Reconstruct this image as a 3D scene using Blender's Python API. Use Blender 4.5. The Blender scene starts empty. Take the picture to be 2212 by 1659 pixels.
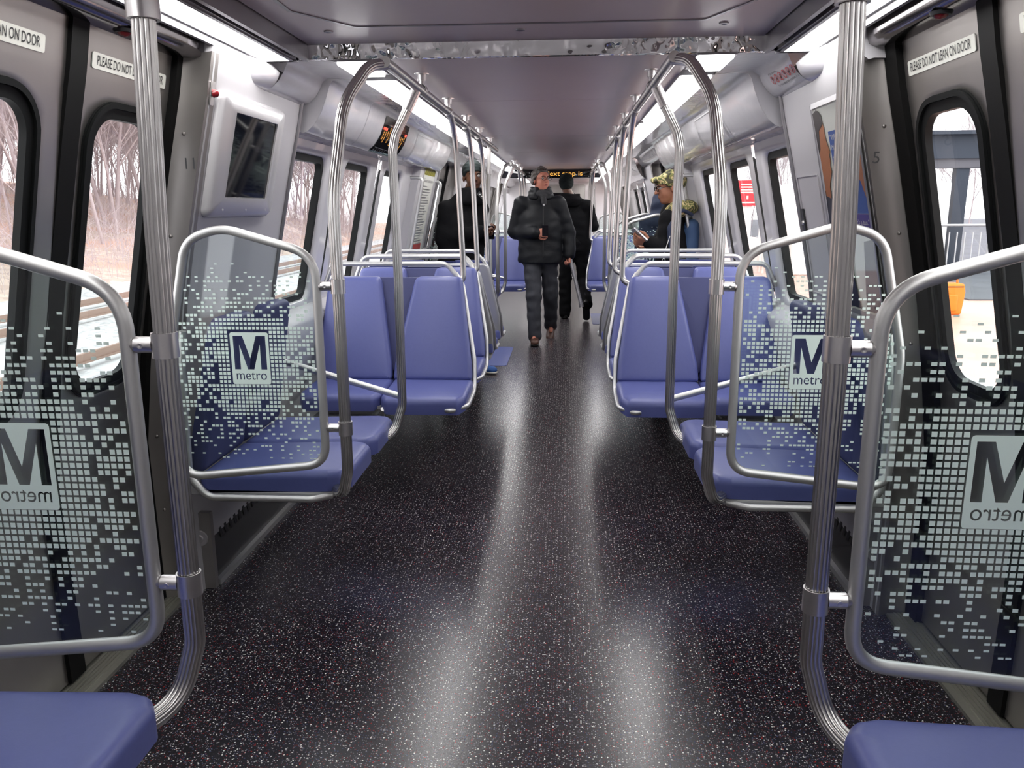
import bpy, bmesh, math, random
import numpy as np
from mathutils import Vector, Matrix
random.seed(7); np.random.seed(7)
S = bpy.context.scene
COL = S.collection

# ------------------------------------------------------------------ camera, sky, exposure
CAM_F, PITCH, YAW, ROLL = 1700.0, .2185, .0685, -.006
CAMLOC = Vector((.125, 0, 1.38))
fw = Vector((-math.sin(YAW)*math.cos(PITCH), math.cos(YAW)*math.cos(PITCH), -math.sin(PITCH)))
rt = Vector((math.cos(YAW), math.sin(YAW), 0)); up = rt.cross(fw)
R_ = rt*math.cos(ROLL)+up*math.sin(ROLL); U_ = -rt*math.sin(ROLL)+up*math.cos(ROLL)
cd = bpy.data.cameras.new('camera'); cam = bpy.data.objects.new('camera', cd); COL.objects.link(cam)
cd.sensor_width = 36; cd.lens = 36*CAM_F/2212; cd.clip_start = .05; cd.clip_end = 400
M = Matrix.Identity(4)
for i in range(3):
    M[i][0], M[i][1], M[i][2], M[i][3] = R_[i], U_[i], -fw[i], CAMLOC[i]
cam.matrix_world = M
S.camera = cam
w = bpy.data.worlds.new('overcast_sky'); S.world = w; w.use_nodes = True
bg = w.node_tree.nodes['Background']; bg.inputs[0].default_value = (.97, .96, 1, 1); bg.inputs[1].default_value = 3.2
S.view_settings.view_transform = 'Standard'; S.view_settings.look = 'None'
S.view_settings.exposure = .18; S.view_settings.gamma = 1.0; S.view_settings.use_curve_mapping = False
sund = bpy.data.lights.new('hazy_sun', 'SUN'); sund.energy = .8; sund.angle = .6; sund.color = (1, .96, .9)
sun = bpy.data.objects.new('hazy_sun', sund); COL.objects.link(sun); sun.rotation_euler = (math.radians(35), math.radians(30), 0)
LAMP = 14.5          # emission of the ceiling light diffusers
try:
    S.cycles.use_denoising = True; S.cycles.max_bounces = 8; S.cycles.diffuse_bounces = 4; S.cycles.glossy_bounces = 4
    S.cycles.transparent_max_bounces = 16; S.cycles.transmission_bounces = 4; S.cycles.caustics_reflective = False
    S.cycles.caustics_refractive = False; S.cycles.sample_clamp_indirect = 6
except Exception: pass

# ------------------------------------------------------------------ materials
def srgb(r, g, b):
    f = lambda c: (c/255/12.92 if c/255 <= .04045 else ((c/255+.055)/1.055)**2.4)
    return (f(r), f(g), f(b), 1)
def mat(name, col, rough=.5, metal=0, spec=.5, noise=None, bump=None, coat=0, aniso=0, emit=None, estr=0):
    m = bpy.data.materials.new(name); m.use_nodes = True; nt = m.node_tree; N = nt.nodes; L = nt.links
    b = N['Principled BSDF']; b.inputs['Base Color'].default_value = col; b.inputs['Roughness'].default_value = rough
    b.inputs['Metallic'].default_value = metal; b.inputs['Specular IOR Level'].default_value = spec
    b.inputs['Coat Weight'].default_value = coat; b.inputs['Anisotropic'].default_value = aniso
    if emit: b.inputs['Emission Color'].default_value = emit; b.inputs['Emission Strength'].default_value = estr
    if noise or bump: tc = N.new('ShaderNodeTexCoord')
    if noise:                      # (scale xyz, amount, second colour)
        mp = N.new('ShaderNodeMapping'); mp.inputs['Scale'].default_value = noise[0]
        nz = N.new('ShaderNodeTexNoise'); nz.inputs['Scale'].default_value = 1; nz.inputs['Detail'].default_value = 5
        mx = N.new('ShaderNodeMix'); mx.data_type = 'RGBA'; mx.inputs[6].default_value = col; mx.inputs[7].default_value = noise[2]
        mr = N.new('ShaderNodeMapRange'); mr.inputs[1].default_value = .35; mr.inputs[2].default_value = .65; mr.inputs[4].default_value = noise[1]
        L.new(tc.outputs['Object'], mp.inputs[0]); L.new(mp.outputs[0], nz.inputs[0]); L.new(nz.outputs[0], mr.inputs[0])
        L.new(mr.outputs[0], mx.inputs[0]); L.new(mx.outputs[2], b.inputs['Base Color'])
    if bump:                       # (scale xyz, strength, distance)
        mp = N.new('ShaderNodeMapping'); mp.inputs['Scale'].default_value = bump[0]
        nz = N.new('ShaderNodeTexNoise'); nz.inputs['Scale'].default_value = 1; nz.inputs['Detail'].default_value = 3
        bp = N.new('ShaderNodeBump'); bp.inputs['Strength'].default_value = bump[1]; bp.inputs['Distance'].default_value = bump[2]
        L.new(tc.outputs['Object'], mp.inputs[0]); L.new(mp.outputs[0], nz.inputs[0]); L.new(nz.outputs[0], bp.inputs['Height'])
        L.new(bp.outputs[0], b.inputs['Normal'])
    return m
MT = {}
MT['ceil'] = mat('ceiling_paint', srgb(222, 210, 210), .34, 0, noise=((2, 1.5, 2), .5, srgb(210, 198, 200)))
MT['white'] = mat('white_panel', srgb(208, 206, 208), .22, 0, .6, bump=((3, 3, 3), .12, .01), coat=.3)
MT['cove'] = mat('glossy_cove', srgb(200, 198, 202), .16, .1, .6, bump=((7, 5, 9), .35, .012), coat=.5)
MT['panel'] = mat('grey_white_panel', srgb(192, 190, 193), .4)
MT['trimgrey'] = mat('grey_trim', srgb(150, 148, 152), .3, .5)
MT['header'] = mat('polished_header', (.30, .28, .29, 1), .13, 1, bump=((2, 2, 2), .15, .01))
MT['mirror'] = mat('polished_trim', (.82, .8, .82, 1), .05, 1, bump=((6, 6, 6), .8, .03))
MT['steel'] = mat('pole_steel', (.60, .585, .57, 1), .28, 1)
MT['tube'] = mat('satin_tube', (.62, .62, .61, 1), .46, .9)
MT['clampm'] = mat('clamp_steel', (.72, .70, .70, 1), .3, 1)
MT['door'] = mat('brushed_door', (.46, .44, .42, 1), .36, .92, noise=((2, 3, 2), .5, (.36, .34, .32, 1)), bump=((6, 6, 300), .04, .002))
MT['post'] = mat('door_post_steel', (.27, .25, .24, 1), .42, .7, noise=((3, 3, 2), .6, (.36, .34, .33, 1)))
MT['rubber'] = mat('black_rubber', (.006, .006, .006, 1), .6, 0, .15)
MT['gasket'] = mat('window_gasket', (.008, .009, .009, 1), .55, 0, .18)
MT['dark'] = mat('dark_grille', (.03, .03, .033, 1), .4, .3)
MT['heat'] = mat('heater_grey', (.09, .088, .09, 1), .33, .6)
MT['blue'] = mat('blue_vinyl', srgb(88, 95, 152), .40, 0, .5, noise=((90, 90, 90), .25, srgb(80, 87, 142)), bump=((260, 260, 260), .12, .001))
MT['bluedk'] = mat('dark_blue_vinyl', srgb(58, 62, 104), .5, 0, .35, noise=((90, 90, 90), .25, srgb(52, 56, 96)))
MT['shell'] = mat('seat_shell', (.55, .55, .56, 1), .3, .35)
MT['mint'] = mat('frit_print', srgb(226, 244, 236), .5, 0, .3)
MT['screen'] = mat('dark_screen', (.004, .004, .006, 1), .04, 0, .6)
MT['label'] = mat('label_white', srgb(222, 222, 214), .5)
MT['ink'] = mat('black_ink', (.012, .012, .014, 1), .5)
MT['red'] = mat('red_plastic', (.22, .01, .015, 1), .25)
MT['redink'] = mat('red_ink', (.45, .03, .03, 1), .5)
MT['redsign'] = mat('red_sign', srgb(214, 56, 66), .5)
MT['yellow'] = mat('hazard_yellow', srgb(226, 218, 40), .5)
MT['lamp'] = mat('light_diffuser', (1, 1, 1, 1), .5, emit=(1, .985, .975, 1), estr=LAMP)
MT['amber'] = mat('amber_led', (.02, .01, 0, 1), .5, emit=(1, .45, .08, 1), estr=1.3)
MT['redled'] = mat('red_led', (.02, 0, 0, 1), .5, emit=(1, .05, .03, 1), estr=1.2)
MT['thresh'] = mat('threshold_plate', (.42, .42, .36, 1), .4, .8, bump=((120, 120, 120), .6, .003))
MT['posterw'] = mat('poster_paper', srgb(214, 216, 208), .35)
MT['posterb'] = mat('poster_blue', srgb(28, 78, 160), .35)
MT['posterp'] = mat('poster_purple', srgb(60, 36, 130), .35)
MT['skinp'] = mat('poster_skin', srgb(170, 105, 62), .4)
MT['suit'] = mat('poster_suit', srgb(26, 28, 44), .4)
MT['hairp'] = mat('poster_hair', srgb(40, 30, 30), .4)
MT['coat'] = mat('black_wool', (.006, .006, .007, 1), .9, 0, .12, bump=((60, 60, 60), .5, .004))
MT['puffer'] = mat('black_nylon', (.009, .010, .013, 1), .55, 0, .28, bump=((14, 14, 22), .5, .006))
MT['navy'] = mat('navy_cloth', (.022, .03, .06, 1), .75, 0, .3, bump=((20, 20, 20), .4, .01))
MT['trouser'] = mat('charcoal_trousers', (.055, .057, .068, 1), .8, 0, .3, bump=((15, 15, 8), .5, .012))
MT['blacktr'] = mat('black_trousers', (.006, .006, .007, 1), .85, 0, .15, bump=((15, 15, 8), .5, .012))
MT['brownshoe'] = mat('brown_leather', (.075, .028, .016, 1), .45)
MT['blackshoe'] = mat('black_leather', (.012, .012, .013, 1), .4)
MT['blueshoe'] = mat('blue_canvas', (.03, .10, .33, 1), .7)
MT['sole'] = mat('white_sole', (.7, .68, .6, 1), .5)
MT['skin1'] = mat('fair_skin', srgb(205, 136, 116), .45, 0, .35)
MT['skin2'] = mat('dark_skin', srgb(92, 60, 44), .4, 0, .4)
MT['skin3'] = mat('tan_skin', srgb(158, 108, 84), .45, 0, .35)
MT['eye'] = mat('eye_white', (.6, .58, .55, 1), .2)
MT['iris'] = mat('eye_iris', (.015, .01, .008, 1), .15)
MT['lip'] = mat('lips', srgb(160, 84, 78), .4)
MT['lip2'] = mat('dark_lips', srgb(104, 62, 56), .4)
MT['greyhair'] = mat('greying_hair', (.16, .14, .13, 1), .6, 0, .4, noise=((45, 45, 30), 1, (.03, .025, .022, 1)), bump=((120, 120, 30), .8, .004))
MT['knit'] = mat('dark_knit', (.016, .022, .022, 1), .9, 0, .2, bump=((140, 140, 140), .6, .004))
MT['scarf'] = mat('grey_knit_scarf', (.05, .05, .055, 1), .9, 0, .2, bump=((120, 120, 120), .6, .004))
MT['backpack'] = mat('blue_backpack_cloth', (.035, .075, .16, 1), .7)
MT['phone'] = mat('phone_silver', (.6, .6, .62, 1), .25, .6)
MT['matblue'] = mat('blue_floor_inlay', srgb(72, 84, 150), .4)
MT['orange'] = mat('orange_fabric', srgb(250, 130, 20), .6, bump=((6, 6, 6), .6, .03))
MT['beam'] = mat('shelter_steel', srgb(46, 54, 66), .5, .2)
MT['galv'] = mat('galvanised_rail', (.55, .56, .56, 1), .4, .6)
MT['kiosk'] = mat('white_kiosk', (.85, .86, .84, 1), .5)
MT['asphalt'] = mat('grey_asphalt', (.09, .09, .10, 1), .8, noise=((1, 1, 1), .6, (.14, .14, .16, 1)))
MT['granite'] = mat('granite_edge', (.62, .6, .58, 1), .6)
MT['bark'] = mat('grey_bark', srgb(172, 158, 160), .9, noise=((3, 3, 1), .6, srgb(192, 180, 178)))  # grey bark, lightened in its colour to stand in for haze
MT['railm'] = mat('rusty_rail', srgb(150, 124, 110), .5, .3)
MT['camo'] = mat('camouflage_cloth', srgb(110, 112, 70), .8)
MT['white_strap'] = mat('studded_leather', (.012, .012, .014, 1), .4)
MT['glassline'] = mat('green_glass_edge', (.03, .07, .06, 1), .1, 0, .6)
def voronoi_mat():
    # camouflage: patches of four colours
    m = MT['camo']; nt = m.node_tree; N = nt.nodes; L = nt.links; b = N['Principled BSDF']
    tc = N.new('ShaderNodeTexCoord'); nz = N.new('ShaderNodeTexNoise'); nz.inputs['Scale'].default_value = 26; nz.inputs['Detail'].default_value = 1
    cr = N.new('ShaderNodeValToRGB'); cr.color_ramp.interpolation = 'CONSTANT'
    e = cr.color_ramp.elements; e[0].position = 0; e[0].color = srgb(60, 58, 40); e[1].position = .43; e[1].color = srgb(120, 122, 70)
    for p, c in ((.52, srgb(196, 176, 130)), (.60, srgb(84, 92, 50))):
        x = e.new(p); x.color = c
    L.new(tc.outputs['Object'], nz.inputs[0]); L.new(nz.outputs[0], cr.inputs[0]); L.new(cr.outputs[0], b.inputs['Base Color'])
voronoi_mat()
def floor_mat():
    m = bpy.data.materials.new('speckled_floor'); m.use_nodes = True; nt = m.node_tree; N = nt.nodes; L = nt.links; b = N['Principled BSDF']
    tc = N.new('ShaderNodeTexCoord'); base = None
    col = None
    nz = N.new('ShaderNodeTexNoise'); nz.inputs['Scale'].default_value = 220; L.new(tc.outputs['Object'], nz.inputs[0])
    mx0 = N.new('ShaderNodeMix'); mx0.data_type = 'RGBA'; mx0.inputs[6].default_value = (.006, .006, .010, 1); mx0.inputs[7].default_value = (.030, .024, .032, 1)
    mr0 = N.new('ShaderNodeMapRange'); mr0.inputs[1].default_value = .42; mr0.inputs[2].default_value = .72
    L.new(nz.outputs[0], mr0.inputs[0]); L.new(mr0.outputs[0], mx0.inputs[0]); col = mx0.outputs[2]
    layers = [(150, .30, .22, (.09, .018, .02, 1)), (120, .26, .16, (.04, .05, .10, 1)), (190, .24, .25, (.22, .21, .23, 1)),
              (105, .17, .22, (.50, .50, .48, 1)), (70, .14, .14, (.30, .02, .02, 1)), (62, .125, .34, (.80, .80, .74, 1))]
    for i, (sc, rad, prob, c) in enumerate(layers):
        mp = N.new('ShaderNodeMapping'); mp.inputs['Location'].default_value = (i*3.7, i*1.3, 0); mp.inputs['Scale'].default_value = (1, 1, 0)
        v = N.new('ShaderNodeTexVoronoi'); v.voronoi_dimensions = '2D'; v.inputs['Scale'].default_value = sc; v.inputs['Randomness'].default_value = .95
        L.new(tc.outputs['Object'], mp.inputs[0]); L.new(mp.outputs[0], v.inputs['Vector'])
        lt = N.new('ShaderNodeMath'); lt.operation = 'LESS_THAN'; lt.inputs[1].default_value = rad; L.new(v.outputs['Distance'], lt.inputs[0])
        sp = N.new('ShaderNodeSeparateColor'); L.new(v.outputs['Color'], sp.inputs[0])
        l2 = N.new('ShaderNodeMath'); l2.operation = 'LESS_THAN'; l2.inputs[1].default_value = prob; L.new(sp.outputs[0], l2.inputs[0])
        mu = N.new('ShaderNodeMath'); mu.operation = 'MULTIPLY'; L.new(lt.outputs[0], mu.inputs[0]); L.new(l2.outputs[0], mu.inputs[1])
        mx = N.new('ShaderNodeMix'); mx.data_type = 'RGBA'; mx.inputs[7].default_value = c
        L.new(mu.outputs[0], mx.inputs[0]); L.new(col, mx.inputs[6]); col = mx.outputs[2]
    L.new(col, b.inputs['Base Color'])
    b.inputs['Roughness'].default_value = .24; b.inputs['Specular IOR Level'].default_value = .6
    n2 = N.new('ShaderNodeTexNoise'); n2.inputs['Scale'].default_value = 260; L.new(tc.outputs['Object'], n2.inputs[0])
    bp = N.new('ShaderNodeBump'); bp.inputs['Strength'].default_value = .14; bp.inputs['Distance'].default_value = .001
    L.new(n2.outputs[0], bp.inputs['Height']); L.new(bp.outputs[0], b.inputs['Normal'])
    return m
MT['floor'] = floor_mat()
def glass_mat(name, tint, refl=.08):
    m = bpy.data.materials.new(name); m.use_nodes = True; nt = m.node_tree; N = nt.nodes; L = nt.links
    for n in list(N): N.remove(n)
    o = N.new('ShaderNodeOutputMaterial'); t = N.new('ShaderNodeBsdfTransparent'); t.inputs[0].default_value = tint
    g = N.new('ShaderNodeBsdfGlossy'); g.inputs['Roughness'].default_value = .02
    fr = N.new('ShaderNodeLayerWeight'); fr.inputs[0].default_value = .5
    pw = N.new('ShaderNodeMath'); pw.operation = 'POWER'; pw.inputs[1].default_value = 4; L.new(fr.outputs['Facing'], pw.inputs[0])
    mu = N.new('ShaderNodeMath'); mu.operation = 'MULTIPLY_ADD'; mu.inputs[1].default_value = .7; mu.inputs[2].default_value = refl
    mx = N.new('ShaderNodeMixShader'); L.new(pw.outputs[0], mu.inputs[0]); L.new(mu.outputs[0], mx.inputs[0])
    L.new(t.outputs[0], mx.inputs[1]); L.new(g.outputs[0], mx.inputs[2]); L.new(mx.outputs[0], o.inputs[0])
    return m
MT['glass'] = glass_mat('window_glass', (.93, .95, .95, 1), .04)
MT['wglass'] = glass_mat('windscreen_glass', (.93, .97, .96, 1), .045)
def ground_mat(name, c1, c2, c3, sc, dim=.9):
    m = bpy.data.materials.new(name); m.use_nodes = True; nt = m.node_tree; N = nt.nodes; L = nt.links; b = N['Principled BSDF']
    b.inputs['Roughness'].default_value = dim
    tc = N.new('ShaderNodeTexCoord'); v = N.new('ShaderNodeTexVoronoi'); v.inputs['Scale'].default_value = sc
    nz = N.new('ShaderNodeTexNoise'); nz.inputs['Scale'].default_value = sc*.06; nz.inputs['Detail'].default_value = 6
    L.new(tc.outputs['Object'], v.inputs['Vector']); L.new(tc.outputs['Object'], nz.inputs[0])
    sp = N.new('ShaderNodeSeparateColor'); L.new(v.outputs['Color'], sp.inputs[0])
    m1 = N.new('ShaderNodeMix'); m1.data_type = 'RGBA'; m1.inputs[6].default_value = c1; m1.inputs[7].default_value = c2
    L.new(sp.outputs[0], m1.inputs[0])
    m2 = N.new('ShaderNodeMix'); m2.data_type = 'RGBA'; m2.inputs[7].default_value = c3
    mr = N.new('ShaderNodeMapRange'); mr.inputs[1].default_value = .45; mr.inputs[2].default_value = .6
    L.new(nz.outputs[0], mr.inputs[0]); L.new(mr.outputs[0], m2.inputs[0]); L.new(m1.outputs[2], m2.inputs[6]); L.new(m2.outputs[2], b.inputs['Base Color'])
    return m
MT['gravel'] = ground_mat('track_gravel', srgb(206, 204, 204), srgb(150, 150, 150), srgb(186, 186, 186), 9)
MT['leaves'] = ground_mat('leaf_litter', srgb(198, 178, 164), srgb(168, 148, 136), srgb(192, 156, 138), 3)
MT['tile'] = ground_mat('terracotta_tiles', srgb(216, 168, 150), srgb(200, 150, 134), srgb(226, 186, 170), 5, .35)

# ------------------------------------------------------------------ mesh helpers
class MB:
    def __init__(s): s.v = []; s.f = []; s.sm = []
    def add(s, vs, fs, smooth=False):
        n = len(s.v); s.v += [tuple(v) for v in vs]; s.f += [tuple(i+n for i in f) for f in fs]; s.sm += [smooth]*len(fs); return s
    def box(s, x0, x1, y0, y1, z0, z1):
        vs = [(x, y, z) for z in (z0, z1) for y in (y0, y1) for x in (x0, x1)]
        return s.add(vs, [(0, 2, 3, 1), (4, 5, 7, 6), (0, 1, 5, 4), (2, 6, 7, 3), (0, 4, 6, 2), (1, 3, 7, 5)])
    def quad(s, a, b, c, d): return s.add([a, b, c, d], [(0, 1, 2, 3)])
def build(name, mb, m, parent=None, tags=None, origin=None):
    me = bpy.data.meshes.new(name)
    V = np.array(mb.v, float)
    if parent is not None: org = ROOTLOC[parent.name]
    elif origin is not None: org = np.array(origin, float)
    else: org = np.array([(V[:, 0].min()+V[:, 0].max())/2, (V[:, 1].min()+V[:, 1].max())/2, V[:, 2].min()])
    me.from_pydata((V-org).tolist(), [], mb.f)
    me.polygons.foreach_set('use_smooth', mb.sm); me.update()
    if len(mb.f) < 30000: me.set_sharp_from_angle(angle=math.radians(61))
    me.materials.append(MT[m] if isinstance(m, str) else m)
    o = bpy.data.objects.new(name, me); COL.objects.link(o)
    if parent is not None: o.parent = parent
    else: o.location = org
    ROOTLOC[o.name] = org if parent is None else ROOTLOC[parent.name]
    if tags:
        for k, v in tags.items(): o[k] = v
    return o
ROOTLOC = {}
def root(name, loc, label, cat, group=None, kind=None):
    o = bpy.data.objects.new(name, None); COL.objects.link(o); o.location = loc; o.empty_display_size = .1
    o['label'] = label; o['category'] = cat
    if group: o['group'] = group
    if kind: o['kind'] = kind
    ROOTLOC[o.name] = np.array(loc, float); return o
def T(label, cat, group=None, kind=None):
    d = {'label': label, 'category': cat}
    if group: d['group'] = group
    if kind: d['kind'] = kind
    return d
STR = {'kind': 'structure'}
def struct(name, mb, m, parent=None, label=None, cat=None):
    t = dict(STR) if parent is None else {}
    if label: t['label'] = label
    if cat: t['category'] = cat
    return build(name, mb, m, parent, t)
def copy_tree(o, dy=0, parent=None, dx=0, dz=0):
    c = o.copy(); COL.objects.link(c); c.parent = parent
    ROOTLOC[c.name] = ROOTLOC[o.name]
    if parent is None: c.location = (o.location[0]+dx, o.location[1]+dy, o.location[2]+dz)
    for ch in list(o.children): copy_tree(ch, 0, c)
    return c
def fillet(pts, rads, seg=6):
    P = [Vector(p) for p in pts]
    if not isinstance(rads, (list, tuple)): rads = [rads]*len(P)
    out = [P[0]]
    for i in range(1, len(P)-1):
        a, b, c = P[i-1], P[i], P[i+1]; d1 = (a-b).normalized(); d2 = (c-b).normalized()
        ang = d1.angle(d2, math.pi)
        if math.pi-ang < .02: out.append(b); continue
        t = min(rads[i]/math.tan(ang/2), (a-b).length*.49, (c-b).length*.49)
        p0 = b+d1*t; p1 = b+d2*t
        for k in range(seg+1):
            u = k/seg; out.append(p0*(1-u)**2+b*2*u*(1-u)+p1*u*u)
    out.append(P[-1]); return out
def tube(mb, pts, r, n=12, flute=0, closed=False, cap=True):
    P = [Vector(p) for p in pts]
    Q = [P[0]]
    for p in P[1:]:
        if (p-Q[-1]).length > 1e-5: Q.append(p)
    P = Q; m = len(P); rr = r if isinstance(r, (list, tuple)) else [r]*m
    if len(rr) != m: rr = [rr[0]]*m
    def tan(i):
        if closed: return (P[(i+1) % m]-P[i-1]).normalized()
        if i == 0: return (P[1]-P[0]).normalized()
        if i == m-1: return (P[-1]-P[-2]).normalized()
        return ((P[i+1]-P[i]).normalized()+(P[i]-P[i-1]).normalized()).normalized()
    t0 = tan(0); ref = Vector((0, 0, 1)) if abs(t0.z) < .9 else Vector((1, 0, 0))
    u = t0.cross(ref).normalized(); vs = []
    for i in range(m):
        t = tan(i); u = (u-t*u.dot(t)).normalized(); v = t.cross(u)
        for k in range(n):
            a = 2*math.pi*k/n; q = rr[i]*(1-(flute if k % 2 else 0))
            vs.append(P[i]+u*(q*math.cos(a))+v*(q*math.sin(a)))
    fs = []
    for i in range(m if closed else m-1):
        j = (i+1) % m
        for k in range(n):
            l = (k+1) % n; fs.append((i*n+k, i*n+l, j*n+l, j*n+k))
    mb.add(vs, fs, True)
    if cap and not closed:
        mb.add(vs[:n], [tuple(range(n))[::-1]]); mb.add(vs[-n:], [tuple(range(n))])
    return mb
def cyl(mb, a, b, r, n=20): return tube(mb, [a, b], r, n)
def lathe(mb, c, axis, prof, n=24):
    ax = Vector(axis).normalized(); ref = Vector((0, 0, 1)) if abs(ax.z) < .9 else Vector((1, 0, 0))
    u = ax.cross(ref).normalized(); v = ax.cross(u); c = Vector(c); vs = []
    for h, r in prof:
        for k in range(n):
            a = 2*math.pi*k/n; vs.append(c+ax*h+u*(r*math.cos(a))+v*(r*math.sin(a)))
    fs = [(i*n+k, i*n+(k+1) % n, (i+1)*n+(k+1) % n, (i+1)*n+k) for i in range(len(prof)-1) for k in range(n)]
    return mb.add(vs, fs, True)
def rrect(u0, u1, v0, v1, r, seg=6):
    """rounded rectangle outline, counter-clockwise; r one radius or four (bl, br, tr, tl)"""
    if not isinstance(r, (list, tuple)): r = [r]*4
    out = []
    for (cx, cy, a0, q) in ((u0+r[0], v0+r[0], 180, r[0]), (u1-r[1], v0+r[1], 270, r[1]), (u1-r[2], v1-r[2], 0, r[2]), (u0+r[3], v1-r[3], 90, r[3])):
        for k in range(seg+1):
            a = math.radians(a0+90*k/seg); out.append((cx+q*math.cos(a), cy+q*math.sin(a)))
    return out
def roundpoly(pts, r, seg=5):
    P = [Vector((p[0], p[1], 0)) for p in pts]; n = len(P); out = []
    rr = r if isinstance(r, (list, tuple)) else [r]*n
    for i in range(n):
        a, b, c = P[i-1], P[i], P[(i+1) % n]; d1 = (a-b).normalized(); d2 = (c-b).normalized(); ang = d1.angle(d2)
        t = min(rr[i]/math.tan(ang/2), (a-b).length*.48, (c-b).length*.48)
        for k in range(seg+1):
            u = k/seg; q = (b+d1*t)*(1-u)**2+b*2*u*(1-u)+(b+d2*t)*u*u; out.append((q.x, q.y))
    return out
def inset(poly, d):
    n = len(poly); out = []
    for i in range(n):
        a = Vector(poly[i-1]); b = Vector(poly[i]); c = Vector(poly[(i+1) % n])
        e1 = (b-a); e2 = (c-b)
        if e1.length < 1e-9: e1 = e2
        if e2.length < 1e-9: e2 = e1
        e1 = e1.normalized(); e2 = e2.normalized()
        n1 = Vector((-e1.y, e1.x)); n2 = Vector((-e2.y, e2.x)); nn = (n1+n2)
        if nn.length < 1e-6: nn = n1
        nn = nn.normalized(); k = d/max(.35, nn.dot(n1)); out.append((b.x+nn.x*k, b.y+nn.y*k))
    return out
def pad(mb, poly, depth, bev, fn, crown=.0, seg=4):
    """cushion: outline poly (ccw, u,v), grows in w from 0 to depth with rounded edge; fn(u,v,w)->xyz"""
    n = len(poly); rings = [[(p[0], p[1], 0) for p in poly]]
    for k in range(seg+1):
        a = math.pi/2*k/seg; ins = inset(poly, bev*(1-math.cos(a))) if k else poly
        rings.append([(p[0], p[1], depth-bev+bev*math.sin(a)) for p in ins])
    cu = sum(p[0] for p in poly)/n; cv = sum(p[1] for p in poly)/n
    last = rings[-1]; hu = max(abs(p[0]-cu) for p in last); hv = max(abs(p[1]-cv) for p in last)
    cr = lambda a, b: crown*max(0, 1-((a-cu)/hu)**2)*max(0, 1-((b-cv)/hv)**2)
    for t in ((.1, .2, .32, .44, .56, .7, .85) if crown else ()):
        rings.append([(a, b, depth+cr(a, b)) for a, b in [(p[0]+(cu-p[0])*t, p[1]+(cv-p[1])*t) for p in last]])
    vs = [fn(*p) for r in rings for p in r]; fs = []
    for i in range(len(rings)-1):
        for k in range(n):
            l = (k+1) % n; fs.append((i*n+k, i*n+l, (i+1)*n+l, (i+1)*n+k))
    vs.append(fn(cu, cv, depth+crown)); c = len(vs)-1; b = (len(rings)-1)*n
    fs += [(b+k, b+(k+1) % n, c) for k in range(n)]
    vs.append(fn(cu, cv, 0)); c2 = len(vs)-1
    fs += [((k+1) % n, k, c2) for k in range(n)]
    return mb.add(vs, fs, True)
def ring_plate(mb, outer, inner, fn, w0, w1, smooth=False):
    """frame between two outlines with the same count, thickness w0..w1"""
    n = len(outer); vs = [fn(p[0], p[1], w) for w in (w0, w1) for p in outer]+[fn(p[0], p[1], w) for w in (w0, w1) for p in inner]; fs = []
    for k in range(n):
        l = (k+1) % n
        fs += [(n+k, n+l, 3*n+l, 3*n+k), (k, 2*n+k, 2*n+l, l), (k, l, n+l, n+k), (2*n+k, 3*n+k, 3*n+l, 2*n+l)]
    return mb.add(vs, fs, smooth)
def plate(mb, poly, fn, w0, w1):
    n = len(poly); vs = [fn(p[0], p[1], w) for w in (w0, w1) for p in poly]
    return mb.add(vs, [tuple(range(n))[::-1], tuple(range(n, 2*n))]+[(k, (k+1) % n, n+(k+1) % n, n+k) for k in range(n)])
def text_mesh(s, size, offset=0, bold=0, space=1.0, sx=1.0):
    c = bpy.data.curves.new('t', 'FONT'); c.body = s; c.size = size; c.offset = bold; c.space_character = space
    c.resolution_u = 3
    o = bpy.data.objects.new('t', c); COL.objects.link(o)
    dg = bpy.context.evaluated_depsgraph_get(); me = o.evaluated_get(dg).to_mesh()
    vs = [(v.co.x*sx, v.co.y) for v in me.vertices]; fs = [tuple(p.vertices) for p in me.polygons]
    o.evaluated_get(dg).to_mesh_clear(); bpy.data.objects.remove(o); bpy.data.curves.remove(c)
    x0 = min(v[0] for v in vs); x1 = max(v[0] for v in vs)
    return vs, fs, x0, x1
def text(mb, s, size, fn, u0, v0, w, fit=None, bold=0, align='l'):
    """letters as flat faces; fn(u,v,w)->xyz; fit = wanted width"""
    vs, fs, x0, x1 = text_mesh(s, size, bold=bold)
    k = (fit/(x1-x0)) if fit else 1
    off = 0 if align == 'l' else -(x1-x0)*k/2
    return mb.add([fn(u0+off+(x-x0)*k, v0+y, w) for x, y in vs], fs)

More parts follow.
